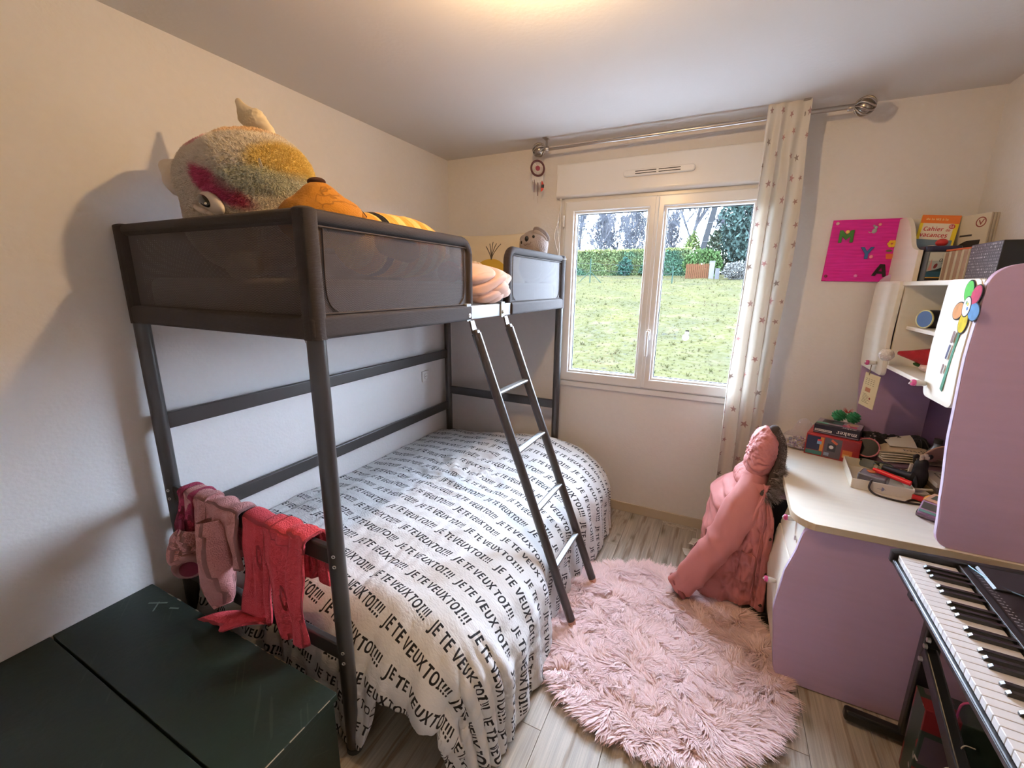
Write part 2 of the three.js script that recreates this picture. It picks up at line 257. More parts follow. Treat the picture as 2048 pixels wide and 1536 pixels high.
// clipped hedge
{ const h = thing('hedge', 'long clipped green hedge across the meadow, behind the wire fence', 'hedge', [0, 0, -27]);
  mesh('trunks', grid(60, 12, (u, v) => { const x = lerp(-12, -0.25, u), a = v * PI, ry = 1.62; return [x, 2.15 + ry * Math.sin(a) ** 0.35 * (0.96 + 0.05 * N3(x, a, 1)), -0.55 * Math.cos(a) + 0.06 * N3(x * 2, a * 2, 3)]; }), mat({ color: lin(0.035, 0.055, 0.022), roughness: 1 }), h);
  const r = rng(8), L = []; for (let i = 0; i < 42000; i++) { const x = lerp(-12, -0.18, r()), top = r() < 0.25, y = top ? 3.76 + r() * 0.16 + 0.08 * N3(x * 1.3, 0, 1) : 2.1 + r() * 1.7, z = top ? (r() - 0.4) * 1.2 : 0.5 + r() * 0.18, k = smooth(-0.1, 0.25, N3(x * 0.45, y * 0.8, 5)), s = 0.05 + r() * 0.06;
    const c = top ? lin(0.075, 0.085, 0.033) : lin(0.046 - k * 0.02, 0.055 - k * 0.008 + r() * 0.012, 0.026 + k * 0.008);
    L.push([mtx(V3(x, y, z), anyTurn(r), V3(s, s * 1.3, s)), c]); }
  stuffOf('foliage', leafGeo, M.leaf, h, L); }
// bare trees: every tree its own thing, three shapes
function branchy(seed, H, spread, up, depth) {
  const r = rng(seed), P = [];
  const grow = (a, dir, len, rad, d) => { const n = 3; let p = a.clone(), q = dir.clone(); for (let k = 0; k < n; k++) { q.add(V3((r() - 0.5) * 0.28, (r() - 0.4) * 0.14 * up, (r() - 0.5) * 0.28)).normalize(); const b = p.clone().addScaledVector(q, len / n), r0 = lerp(rad, rad * 0.62, k / n), r1 = lerp(rad, rad * 0.62, (k + 1) / n); P.push(bar(p.toArray(), b.toArray(), r0, d > 1 ? 6 : 3, r1)); p = b;
      if (d > 0 && (k > 0 || d < depth)) { const m = d === depth ? 3 : 2; for (let i = 0; i < m; i++) if (r() < 0.85) { const t = V3(r() - 0.5, 0.1 + r() * up * 0.9, r() - 0.5).normalize().lerp(q, 0.35 - spread * 0.2).normalize(); grow(p.clone().addScaledVector(q, -len / n * r() * 0.6), t, len * (0.5 + r() * 0.22), rad * 0.5, d - 1); } } } };
  grow(V3(0, -0.3, 0), V3((r() - 0.5) * 0.1, 1, 0).normalize(), H * 0.55, H * 0.015, depth); return merge(P);
}
M.bark = phys({ specularIntensity: 0, color: lin(0.05, 0.05, 0.054), roughness: 1 });
const twigGeo = (() => { const q = rng(17), L = []; for (let k = 0; k < 9; k++) { const a = q() * 6.28, e = 0.25 + q() * 0.9, l = 0.5 + q() * 0.7; L.push(bar([0, 0, 0], [l * Math.sin(e) * Math.cos(a), l * Math.cos(e), l * Math.sin(e) * Math.sin(a)], 0.016, 3, 0.007)); } return merge(L); })();
M.twig = phys({ specularIntensity: 0, color: lin(0.05, 0.053, 0.06), roughness: 1 });
const twigsFor = (seed, H, w, n, y0) => { const r = rng(seed), L = []; for (let i = 0; i < n; i++) { const a = r() * 6.28, t = Math.pow(r(), 0.8), y = H * lerp(y0, 1, t), rad = w * Math.sqrt(r()) * Math.sin(lerp(0.5, 2.9, t)) * (1 + 0.5 * N3(Math.cos(a) * 2, y * 0.6, Math.sin(a) * 2)); L.push(mtx(V3(rad * Math.cos(a), y, rad * Math.sin(a)), new THREE.Quaternion().setFromEuler(new THREE.Euler((r() - 0.5) * 1.6, r() * 6.28, (r() - 0.5) * 1.6)), V3(1, 1, 1).multiplyScalar(0.7 + r() * 0.6))); } return L; };
const twigAt = [twigsFor(5, 7.2, 2.0, 330, 0.1), twigsFor(6, 6.6, 1.2, 250, 0.08), twigsFor(7, 9.5, 3.0, 200, 0.35)];
const treeGeo = [branchy(3, 9, 0.5, 0.9, 4), branchy(14, 7, 0.2, 1.5, 4), branchy(29, 11, 0.9, 0.8, 5)];
const treeLabel = ['bare grey tree standing behind the hedge, ', 'slim upright bare tree behind the hedge, ', 'tall wide bare tree rising beside the utility pole'];
[[-10.2, -36, 0, 1.0, 'farthest along on the side of the pale wall lamp post'], [-8.1, -35, 1, 1.1, ''], [-6.6, -37, 0, 0.95, ''], [-5.0, -34, 1, 1.15, ''], [-3.6, -38, 0, 1.05, ''], [-2.2, -35, 1, 1.0, ''], [-0.75, -29, 2, 0.85, ''], [1.2, -36, 0, 0.9, ''], [2.8, -33, 1, 1.15, ''], [-9.2, -42, 1, 1.35, ''], [-12.2, -38, 1, 1.2, ''], [3.6, -29, 0, 0.8, '']].forEach(([x, z, k, s], i) => {
  const ord = ['first', 'second', 'third', 'fourth', 'fifth', 'sixth', '', 'first', 'second', 'eleventh', 'twelfth', 'third'][i];
  const lab = k === 2 ? treeLabel[2] : i >= 7 && i !== 9 && i !== 10 ? 'bare tree beyond the utility pole, ' + ord + ' from the pole' : i === 9 ? 'thin bare tree far behind the hedge, deepest of the row' : i === 10 ? 'bare tree behind the hedge nearest the window hinge side' : (k ? treeLabel[1] : treeLabel[0]) + ord + ' seen from the hinge side';
  const m = thing('bare_tree', lab, 'tree', [x, gy(z) + 0.01, z], i * 1.7, 'bare winter trees beyond the hedge'); m.scale.setScalar(s * (k === 2 ? 1 : 0.68)); mesh('branches', treeGeo[k], M.bark, m); const im = new THREE.InstancedMesh(twigGeo, M.twig, twigAt[k].length); im.name = 'twigs'; im.userData.kind = 'stuff'; twigAt[k].forEach((q, j) => im.setMatrixAt(j, q)); m.add(im); });
// evergreens and bushes
function bush(name, label, cat, [x, z], [rx, ry, rz], n, col, s0, seed, lift = 0) {
  const t = thing(name, label, cat, [x, gy(z), z]), r = rng(seed), L = [];
  mesh('stem', bar([0, -0.1, 0], [0, ry * 0.9, 0], 0.06, 8, 0.02), M.bark, t);
  for (let i = 0; i < n; i++) { const a = r() * 6.283, e = Math.acos(1 - 2 * r()), q = 0.55 + 0.45 * Math.sqrt(r()), w = 1 + 0.35 * fbm(Math.cos(a) * 2, Math.sin(a) * 2, e * 2 + seed, 3); const s = s0 * (0.6 + r());
    const sh = 0.8 + r() * 0.5; L.push([mtx(V3(rx * q * w * Math.sin(e) * Math.cos(a), lift + ry + ry * q * w * Math.cos(e), rz * q * w * Math.sin(e) * Math.sin(a)), anyTurn(r), V3(s, s * 1.5, s)), lin(col[0] * sh, col[1] * sh, col[2] * sh)]); }
  stuffOf('foliage', leafGeo, M.leaf, t, L); return t;
}
bush('evergreen_tree', 'large blue green evergreen tree at the edge of the right pane', 'tree', [3.6, -27.5], [2.3, 3.4, 1.6], 9000, [0.020, 0.032, 0.028], 0.14, 41);
bush('evergreen_tree', 'smaller evergreen tree between utility pole and large evergreen', 'tree', [1.7, -30], [1.3, 1.5, 1.0], 3500, [0.028, 0.036, 0.024], 0.12, 42);
bush('laurel_bush', 'bright green laurel bush behind the wooden gate', 'bush', [0.75, -23.6], [1.0, 0.75, 0.6], 3800, [0.024, 0.042, 0.015], 0.085, 43);
bush('conifer', 'pale green young conifer at the foot of the tall bare tree', 'tree', [-0.25, -29], [0.55, 1.35, 0.5], 2400, [0.045, 0.06, 0.02], 0.09, 44);
bush('grass_clump', 'bushy pale grey ornamental grass clump beside the gate', 'plant', [2.55, -21.5], [0.75, 0.42, 0.5], 3200, [0.055, 0.055, 0.05], 0.06, 45);
bush('small_shrub', 'dark little shrub at the foot of the hedge near the fence brace', 'bush', [-4.0, -26.0], [0.45, 0.55, 0.3], 900, [0.014, 0.032, 0.024], 0.08, 46);
bush('ivy_patch', 'dark green low shrub leaning on the hedge middle', 'bush', [-2.6, -26.1], [0.5, 0.4, 0.3], 800, [0.014, 0.032, 0.02], 0.08, 47);
// gate, pillars, pole, wire fence
{ const mat = (o) => phys({ specularIntensity: 0, ...o }), W = mat({ color: lin(0.03, 0.03, 0.03), roughness: 0.8 }), O = mat({ color: lin(0.034, 0.015, 0.008), roughness: 0.8 });
  const p = thing('utility_pole', 'leaning grey concrete utility pole behind the gate', 'pole', [0.25, gy(-25) - 0.05, -25]);
  mesh('shaft', boxbar([0, -0.2, 0], [1.25, 6.6, 0], 0.3, 0.2, [0, 0, 1], 0.02), mat({ color: lin(0.012, 0.0125, 0.013), roughness: 0.9 }), p);
  for (let i = 0; i < 6; i++) mesh('step_bolt', boxbar([0.02 + i * 0.2, 1.0 + i * 1.02, 0.12], [0.36 + i * 0.2, 1.0 + i * 1.02, 0.12], 0.03, 0.03), W, p);
  const g = thing('picket_gate', 'orange brown picket gate by the white pillar', 'gate', [0.02, gy(-22), -22]);
  for (let i = 0; i < 12; i++) mesh('picket', extr(poly([[-0.04, 0], [0.04, 0], [0.04, 0.86], [0, 0.92], [-0.04, 0.86]]), 0.02, 0.002).translate(0.05 + i * 0.094, -0.12, 0), O, g);
  mesh('rail', [plain(0, 0.12, -0.03, 1.12, 0.2, 0), plain(0, 0.6, -0.03, 1.12, 0.68, 0)], O, g);
  one('gate_pillar', [plain(1.16, gy(-22) - 0.2, -22.15, 1.4, gy(-22) + 0.86, -21.9), plain(1.14, gy(-22) + 0.86, -22.17, 1.42, gy(-22) + 0.9, -21.88)], mat({ color: lin(0.05, 0.048, 0.046) }), 'white rendered pillar at the end of the picket gate', 'pillar');
  one('meter_box', [plain(1.46, gy(-22) - 0.1, -22.0, 1.66, gy(-22) + 0.5, -21.8), plain(1.45, gy(-22) + 0.5, -22.01, 1.67, gy(-22) + 0.53, -21.79)], mat({ color: lin(0.04, 0.04, 0.04) }), 'low white box next to the gate pillar', 'box');
  const f = thing('wire_fence', 'thin wire fence with a braced post in front of the hedge', 'fence', [0, gy(-18), -18]);
  const P = mat({ color: lin(0.012, 0.022, 0.018), roughness: 0.7 });
  for (const [x, br] of [[-4.02, 1], [-0.2, 0]]) { mesh('post', bar([x, -0.2, 0], [x, br ? 1.15 : 0.75, 0], 0.025, 8), P, f); if (br) for (const s of [-1, 1]) mesh('brace', bar([x, 0.55, 0], [x + s * 0.62, -0.05, 0.03], 0.016, 6), P, f); }
  for (const y of [0.45, 0.72, 1.02]) mesh('wire', bar([-7, y, 0], [-0.2, y - 0.28, 0], 0.005, 4), W, f); }
// ---------- loft bed ----------
M.steel = phys({ color: lin(0.050, 0.044, 0.040), roughness: 0.36, metalness: 0.35, clearcoat: 0.3, clearcoatRoughness: 0.3 });
M.zinc = mat({ color: lin(0.34, 0.35, 0.34), roughness: 0.5, metalness: 0.3 });
M.bolt = mat({ color: lin(0.6, 0.58, 0.55), roughness: 0.3, metalness: 0.8 });
const meshHoles = dtex(64, 64, (u, v) => { let m = 9; for (const [a, b] of [[0.25, 0.25], [0.75, 0.75], [0.25, 1.25], [1.25, 0.25], [-0.25, 0.75], [0.75, -0.25]]) m = Math.min(m, Math.hypot(u - a, v - b)); return [m < 0.135 ? 0 : 1]; }, false);
M.meshFabric = phys({ color: lin(0.058, 0.039, 0.032), roughness: 0.75, alphaMap: rep(meshHoles, 170), transparent: true, transmission: 0.30, thickness: 0, sheen: 0.3, sheenRoughness: 0.5, sheenColor: lin(0.4, 0.36, 0.33) });
M.bedFabric = phys({ color: lin(0.036, 0.024, 0.020), roughness: 0.78, bumpMap: rep(weaveBump, 28), bumpScale: 0.0012, sheen: 0.35, sheenRoughness: 0.45, sheenColor: lin(0.3, 0.25, 0.22) });
M.seam = mat({ color: lin(0.06, 0.043, 0.035), roughness: 0.9 });
const BX0 = 0.05, BX1 = 0.972, BZ0 = 0.125, BZ1 = 2.078, BT = 1.786, BP = 1.452, BQ = 1.516;
const bed = thing('loft_bed', 'dark metal loft bed with brown fabric mesh guards above the printed duvet', 'bed', [0, 0, 0]);
for (const [x, z] of [[BX0, BZ0], [BX1, BZ0], [BX0, BZ1], [BX1, BZ1]]) {
  const p = mesh('post', [bar([x, 0.004, z], [x, 1.50, z], 0.0255, 24)], M.steel, bed);
  mesh('foot_cap', bar([x, 0, z], [x, 0.02, z], 0.0275, 20), M.dark, p);
  mesh('post_sleeve', muv(merge([bar([x, BP, z], [x, BT, z], 0.030, 24), ball([x, BT, z], [0.030, 0.010, 0.030])])), M.bedFabric, bed);
  const s = z > 1 ? 1 : -1;
  if (z > 1) for (const y of [1.492, 1.470, 0.788, 0.752, 0.43, 0.39]) for (const dx of x > 0.5 ? (y > 1.4 ? [0.019, -0.012] : [0.012]) : [0.012]) mesh('bolt', put(new THREE.TorusGeometry(0.0045, 0.0016, 6, 14), x + dx, y - (dx < 0 ? 0.02 : 0), z + s * Math.sqrt(0.0256 ** 2 - dx * dx) + 0.0006, 0, Math.asin(dx / 0.0256), 0), M.bolt, p);
}
const rail = (n, a, b, h) => mesh(n, boxbar(a, b, 0.024, h, [0, 1, 0], 0.006), M.steel, bed);
rail('rail', [BX0, 1.068, BZ0 + 0.02], [BX0, 1.068, BZ1 - 0.02], 0.066); rail('rail', [BX0, 0.648, BZ0 + 0.02], [BX0, 0.648, BZ1 - 0.02], 0.066);
for (const z of [BZ0, BZ1]) for (const y of [0.772, 0.408]) rail('rail', [BX0 + 0.02, y, z], [BX1 - 0.02, y, z], 0.062);
// guards: cloth-covered tubes round stretched mesh panels
const GA = 1.292, GB = 0.915;   // the opening for the ladder
const arcPts = (z0, z1) => { const s = Math.sign(z1 - z0), R = 0.055, p = []; p.push([BX1, BT - 0.012, z0]); for (let k = 0; k <= 6; k++) { const a = k / 6 * PI / 2; p.push([BX1, BT - 0.012 - R + R * Math.cos(a), z1 - s * R + s * R * Math.sin(a)]); } p.push([BX1, BQ, z1]); return p; };
const wrap = (pts, r = 0.0205) => { const g = []; for (let i = 0; i < pts.length - 1; i++) { g.push(bar(pts[i], pts[i + 1], r, 16)); if (i) g.push(new THREE.SphereGeometry(r, 16, 10).translate(...pts[i])); } return muv(merge(g)); };
mesh('top_tube', wrap([[BX0, BT - 0.012, BZ1], [BX1, BT - 0.012, BZ1]]), M.bedFabric, bed);
mesh('top_tube', wrap(arcPts(BZ1, GA)), M.bedFabric, bed); mesh('top_tube', wrap(arcPts(BZ0, GB)), M.bedFabric, bed);
mesh('top_tube', wrap([[BX0, BT - 0.012, BZ0], [BX1, BT - 0.012, BZ0]]), M.bedFabric, bed); mesh('top_tube', wrap([[BX0, BT - 0.012, BZ0], [BX0, BT - 0.012, BZ1]]), M.bedFabric, bed);
const panelLong = (z0, z1, x, cut) => { const s = new THREE.Shape(), a = Math.min(z0, z1), b = Math.max(z0, z1), R = 0.055; s.moveTo(a, BQ); s.lineTo(b, BQ); if (cut === 'b') { s.lineTo(b, BT - R); s.quadraticCurveTo(b, BT, b - R, BT); } else s.lineTo(b, BT); if (cut === 'a') { s.lineTo(a + R, BT); s.quadraticCurveTo(a, BT, a, BT - R); } else s.lineTo(a, BT); s.closePath(); return new THREE.ShapeGeometry(s).rotateY(-PI / 2).translate(x, 0, 0); };
mesh('mesh_panel', panelLong(GA, BZ1, BX1 + 0.006, 'a'), M.meshFabric, bed); mesh('mesh_panel', panelLong(BZ0, GB, BX1 + 0.006, 'b'), M.meshFabric, bed); mesh('mesh_panel', panelLong(BZ0, BZ1, BX0 - 0.004), M.meshFabric, bed);
for (const z of [BZ0, BZ1 + 0.004]) mesh('mesh_panel', new THREE.PlaneGeometry(BX1 - BX0, BT - BQ).translate((BX0 + BX1) / 2, (BT + BQ) / 2, z), M.meshFabric, bed);
bed.children.filter((c) => c.name === 'mesh_panel').forEach((c) => { const p = c.geometry.attributes.position, uv = c.geometry.attributes.uv, n = c.geometry.attributes.normal; for (let i = 0; i < p.count; i++) uv.setXY(i, Math.abs(n.getX(i)) > 0.5 ? p.getZ(i) : p.getX(i), p.getY(i)); });
// corner webs and hem seams
for (const [z, s] of [[BZ1, -1], [GA, 1], [GB, -1], [BZ0, 1]]) mesh('seam', tube([[BX1 + 0.009, BT - 0.04, z + s * 0.045], [BX1 + 0.009, BQ + 0.08, z + s * 0.04], [BX1 + 0.009, BQ + 0.03, z + s * 0.05], [BX1 + 0.009, BQ + 0.006, z + s * 0.08]], 0.0022, 30, 6), M.seam, bed);
for (const [z0, z1] of [[BZ1, GA], [GB, BZ0]]) { mesh('seam', bar([BX1 + 0.01, BQ + 0.004, z0], [BX1 + 0.01, BQ + 0.004, z1], 0.003, 8), M.seam, bed); mesh('seam', bar([BX1 + 0.01, BT - 0.036, z0], [BX1 + 0.01, BT - 0.036, z1], 0.0025, 8), M.seam, bed); }
// lower cloth band that wraps the frame tube
const band = (x0, z0, x1, z1) => mesh('fabric_band', muv(rb(x1 - x0, BQ - BP, z1 - z0, 0.012, 3).translate((x0 + x1) / 2, (BQ + BP) / 2, (z0 + z1) / 2)), M.bedFabric, bed);
band(BX1 - 0.02, GA + 0.004, BX1 + 0.027, BZ1 + 0.004); band(BX1 - 0.02, BZ0 - 0.01, BX1 + 0.027, GB - 0.004); band(BX0 - 0.03, BZ0 - 0.02, BX0 + 0.02, BZ1 + 0.02);
band(BX0 - 0.02, BZ1 - 0.02, BX1 + 0.024, BZ1 + 0.028); band(BX0 - 0.02, BZ0 - 0.028, BX1 + 0.024, BZ0 + 0.02);
mesh('step_plate', [rb(0.022, 0.060, GA - GB + 0.03, 0.004).translate(BX1 + 0.006, (BP + BQ) / 2, (GA + GB) / 2)], M.zinc, bed);
mesh('bed_base', plain(BX0, 1.462, BZ0, BX1, 1.476, BZ1), M.bedFabric, bed);

// ladder
M.ladder = phys({ color: lin(0.052, 0.043, 0.038), roughness: 0.33, metalness: 0.4, clearcoat: 0.4, clearcoatRoughness: 0.25 });
M.rung = phys({ color: lin(0.22, 0.225, 0.23), roughness: 0.35, metalness: 0.5 });
{ const l = thing('bunk_ladder', 'slanted dark ladder with four silvery rungs hooked on the loft bed', 'ladder');
  const T = [[1.035, 1.40, 1.328], [1.035, 1.40, 1.012]], B = [[1.492, 0.03, 1.222], [1.500, 0.03, 0.885]], at = (k, t) => T[k].map((a, i) => lerp(a, B[k][i], t));
  for (const k of [0, 1]) {
    const r = mesh('rail', bar(T[k], at(k, 0.985), 0.0205, 20), M.ladder, l);
    mesh('foot', [bar(at(k, 0.985), at(k, 1.0), 0.019, 16), ball(at(k, 1), [0.019, 0.012, 0.019])], mat({ color: lin(0.62, 0.30, 0.20), roughness: 0.5 }), r, 'pinkish plastic foot');
    const z = T[k][2];
    mesh('flattened_end', [boxbar(at(k, -0.012), at(k, 0.05), 0.034, 0.028, [1, 0.3, 0], 0.01), extr(poly([[-0.02, 0], [0.02, 0], [0.016, 0.055], [-0.016, 0.055]]), 0.008, 0.002).rotateY(PI / 2).rotateZ(0.3).translate(1.024, 1.40, z)], M.ladder, r);
    mesh('hook_plate', [rb(0.006, 0.072, 0.036, 0.003).translate(BX1 + 0.021, 1.483, z - 0.006), rb(0.05, 0.006, 0.036, 0.002).translate(BX1, BQ + 0.004, z - 0.006)], M.zinc, r);
    mesh('hook_bolt', [put(new THREE.CylinderGeometry(0.0085, 0.0095, 0.006, 20), BX1 + 0.026, 1.474, z - 0.006, 0, 0, PI / 2), put(new THREE.CylinderGeometry(0.004, 0.004, 0.008, 12), BX1 + 0.028, 1.474, z - 0.006, 0, 0, PI / 2)], M.bolt, r);
  }
  for (const t of [0.19, 0.385, 0.588, 0.79]) mesh('rung', boxbar(at(0, t), at(1, t), 0.030, 0.016, [0.25, 1, 0], 0.007), M.rung, l); }
// bolsters and bedding on the loft
one('bunk_mattress', box3(BX0 + 0.025, 1.478, BZ0 + 0.025, BX1 - 0.03, 1.615, BZ1 - 0.03, 0.03), cloth(lin(0.55, 0.5, 0.47)), 'pale mattress lying inside the loft bed guards', 'mattress');
{ // crumpled peach blanket
  const peach = cloth(lin(0.80, 0.50, 0.385), { bumpMap: rep(weaveBump, 20), bumpScale: 0.0006, side: THREE.DoubleSide });
  const q = thing('peach_blanket', 'crumpled peach pink blanket bulging through the ladder gap', 'blanket');
  const crease = (x, y, z, s) => { const t = y * 1.0 + (z - 1.1) * 0.55 + x * 0.25, w = 0.35 * N3(x * 5, y * 5, z * 4 + s); return 0.016 * (1 - Math.abs(Math.sin(t * 42 + w * 5 + s))) ** 2; };
  const lump = (c, sdf, s) => muv(blob(c, sdf, 44, 0.5, (d, r) => { const x = c[0] + d.x * r, y = c[1] + d.y * r, z = c[2] + d.z * r; return 0.012 - crease(x, y, z, s) + 0.012 * fbm(x * 8, y * 8, z * 6, 3); }), 1);
  mesh('blanket', lump([0.90, 1.63, 1.10], (x, y, z) => Math.max(smin(smin(ell(x, y, z, [0.93, 1.585, 1.085], [0.080, 0.066, 0.165]), ell(x, y, z, [0.86, 1.635, 1.15], [0.13, 0.050, 0.20]), 0.03), ell(x, y, z, [0.72, 1.64, 1.0], [0.26, 0.045, 0.28]), 0.04), 1.523 - y), 1), peach, q);
  mesh('fold', lump([0.955, 1.60, 1.06], (x, y, z) => ell(x, y, z, [0.955, 1.595 + (z - 1.06) * 0.18, 1.06], [0.066, 0.045, 0.155]), 4), peach, q); }
{ // pillow with a half lemon print
  const tex = ctex(512, 384, (x, w, h) => { x.fillStyle = '#d9cbb0'; x.fillRect(0, 0, w, h); x.fillStyle = '#c9a43c'; x.beginPath(); x.arc(w * 0.56, h * 0.82, w * 0.25, PI, 0); x.fill(); x.fillRect(w * 0.31, h * 0.81, w * 0.5, h * 0.2); x.strokeStyle = '#4a4238'; x.lineWidth = 5; for (const [a, b] of [[-0.09, -0.22], [-0.04, -0.27], [0.0, -0.3], [0.05, -0.27], [0.11, -0.26]]) { x.beginPath(); x.moveTo(w * 0.56, h * 0.5); x.quadraticCurveTo(w * (0.56 + a * 0.2), h * (0.5 + b * 0.5), w * (0.56 + a), h * (0.48 + b)); x.stroke(); } });
  const g = sheetPillow(0.56, 0.38, 0.10); const m = one('printed_pillow', g, cloth(lin(1, 1, 1), { map: tex }), 'cream pillow printed with a yellow half circle and twigs, upright at the bed head', 'pillow');
  m.position.set(0.50, 1.755, 0.245); m.rotation.set(-0.22, 0.0, 0.0); }
function sheetPillow(w, h, t) { const f = (s) => grid(40, 30, (u, v) => { const a = u * 2 - 1, b = v * 2 - 1, k = Math.pow(Math.max(0, (1 - a ** 4) * (1 - b ** 4)), 0.45), pin = 1 - 0.05 * (1 - Math.abs(b)) * Math.abs(a) ** 3; return [s * a * w / 2 * pin, b * h / 2 * (1 - 0.06 * (1 - a * a) * Math.abs(b) ** 3), s * (t / 2 * k + 0.006 * N3(a * 4, b * 4, s))]; }, (u, v) => [s > 0 ? u : 1 - u, v]); return merge([f(1), f(-1)]); }
// ---------- lower bed ----------
{ const b = thing('low_bed_base', 'low wooden slatted base in the dark gap below the printed duvet', 'bed base');
  const m = mat({ color: lin(0.12, 0.08, 0.05), roughness: 0.6 });
  mesh('frame', [box3(0.09, 0.16, 0.12, 0.12, 0.25, 1.72), box3(1.27, 0.16, 0.12, 1.30, 0.25, 1.72), box3(0.09, 0.16, 0.10, 1.30, 0.25, 0.13), box3(0.09, 0.16, 1.70, 1.30, 0.25, 1.73)], m, b);
  for (let i = 0; i < 12; i++) mesh('slat', box3(0.12, 0.235, 0.18 + i * 0.13, 1.27, 0.25, 0.25 + i * 0.13, 0.002), m, b);
  for (const x of [0.13, 1.26]) for (const z of [0.16, 1.68]) mesh('leg', box3(x - 0.025, 0, z - 0.025, x + 0.025, 0.16, z + 0.025), m, b);
  one('low_mattress', box3(0.085, 0.252, 0.10, 1.30, 0.405, 1.80, 0.03), cloth(lin(0.6, 0.58, 0.55)), 'pale mattress hidden under the printed duvet', 'mattress');
  one('red_cushion', blob([1.17, 0.36, 1.90], (x, y, z) => ell(x, y, z, [1.17, 0.36, 1.90], [0.12, 0.035, 0.05]), 12, 0.3), cloth(lin(0.42, 0.03, 0.03)), 'bit of red cloth showing under the duvet edge', 'cloth'); }
{ const TW = 1240, TH = 656, unit = 0.69, uh = 0.364;
  const print = ctex(TW, TH, (x, w, h) => { x.fillStyle = '#ffffff'; x.fillRect(0, 0, w, h); x.fillStyle = '#16131a'; x.textBaseline = 'alphabetic';
    const r = rng(3); for (let row = 0; row < 4; row++) for (let k = -1; k < 3; k++) { let X = w * (k * 0.5 + [0.02, 0.27, 0.11, 0.39][row]); const y = h * (row + 0.72) / 4;
      for (const word of ['JE', 'TE', 'VEUX', 'TOI', '!!!']) { x.save(); x.translate(X, y); x.transform(0.78, 0, -0.12, 1, 0, 0); x.font = 'bold 94px sans-serif'; x.fillText(word, 0, 0); const wd = x.measureText(word).width * 0.78; x.restore(); X += wd + (word === 'TOI' ? 4 : word === 'VEUX' ? 9 : 18); } } }, true);
  const m = phys({ map: print, color: lin(0.70, 0.69, 0.68), roughness: 0.85, sheen: 0.15, sheenColor: lin(0.8, 0.8, 0.85), bumpMap: rep(grainBump, 3), bumpScale: 0.002, side: THREE.DoubleSide });
  // the cloth: a flat sheet (a, b) laid over a rounded block; past the rim it rolls over and hangs
  const X1 = 1.425, Z0 = 0.035, Z1 = 2.05, Rn = 0.24, Rf = 0.30, roll = 0.20, aMax = X1 + 0.42, bMin = Z0 - 0.36, bMax = Z1 + 0.46;
  const topY = (x, z) => 0.455 + 0.075 * Math.exp(-(((x - 0.92) / 0.42) ** 2) - ((z - 0.25) / 0.38) ** 2) + 0.03 * smooth(0.9, 1.9, z) * smooth(0.9, 0.2, x) + 0.018 * Math.exp(-(((x - 0.9) / 0.5) ** 2) - ((z - 1.4) / 0.5) ** 2) - 0.03 * smooth(1.0, 1.35, x) - 0.02 * smooth(0.25, 0.02, x);
  const ridge = (t) => 1 - Math.abs(t) * 2;
  const hemY = (s) => { const open = smooth(1.00, 1.10, s) * (1 - smooth(1.31, 1.365, s)); return lerp(0.022, 0.345 - 0.8 * Math.max(0, Math.abs(s - 1.20) - 0.08), open); };
  const flat = (u, v) => {   // the cloth point before draping; past the rim it is drawn in so that the hem ends where it should
    const a0 = lerp(0.012, aMax, u), b0 = lerp(bMin, bMax, v), R = b0 > 1.0 ? Rn : Rf, qx = Math.min(a0, X1 - R), qz = clamp(b0, Z0 + R, Z1 - R);
    let dx = a0 - qx, dz = b0 - qz; const L = Math.hypot(dx, dz) || 1e-9; dx /= L; dz /= L; const yt = topY(clamp(a0, 0, X1), clamp(b0, Z0, Z1)), L0 = R - roll + roll * PI / 2;
    let l = L; if (L > L0) { const hem = dz > 0.2 ? hemY(qx + dx * 0.30) : 0.022, end = L0 + yt - roll - hem, reach = Math.min(dx > 1e-6 ? (aMax - qx) / dx : 9, dz > 1e-6 ? (bMax - qz) / dz : dz < -1e-6 ? (bMin - qz) / dz : 9); l = L0 + (L - L0) * (end - L0) / Math.max(1e-6, reach - L0); }
    return { a: qx + dx * l, b: qz + dz * l, qx, qz, dx, dz, L: l, R, yt }; };
  const P = (u, v) => {
    const { a, b, qx, qz, dx, dz, L, R, yt } = flat(u, v), f = L - (R - roll); let o, y;
    if (f <= 0) { o = L; y = yt; } else if (f < roll * PI / 2) { o = R - roll + roll * Math.sin(f / roll); y = yt - roll * (1 - Math.cos(f / roll)); }
    else { const h = f - roll * PI / 2; o = R + 0.03 * Math.min(1, h / 0.25); y = yt - roll - h; }
    // wrinkles
    const side = smooth(0, 0.25, f), top = 1 - side, ang = Math.atan2(dz, dx);
    let wv = 0.008 * fbm(a * 5, b * 5, 2, 4) * 2 + 0.011 * top * ridge(fbm(a * 3.2 + b * 1.1, b * 2.1 - a * 0.7, 7, 3)) + 0.009 * smooth(0.9, 1.9, b) * ridge(N3(a * 16, b * 2.2, 4)) + 0.010 * side * Math.sin((dz > 0.7 ? a * 44 : b * 38) + ang * 22 + 3 * N3(a * 3, b * 3, 5)) * (0.6 + N3(a * 4, b * 4, 9));
    wv += 0.022 * Math.exp(-(((a - 0.65) / 0.33) ** 2) - ((b - 0.85) / 0.55) ** 2) * ridge(fbm(a * 6 - b * 4, b * 5 + a * 3, 11, 3)) * 1.1;
    const ox = dx * o, oz = dz * o, sx = dx * side, sz = dz * side;
    const dent = 0.052 * Math.exp(-(((b - 1.07) / 0.34) ** 4)) * smooth(0.9, 1.3, a);
    return [Math.max(0.012, qx + ox + sx * wv * 1.3 - dent), Math.max(0.012, y + top * wv), Math.max(0.014, qz + oz + sz * wv * 1.3)];
  };
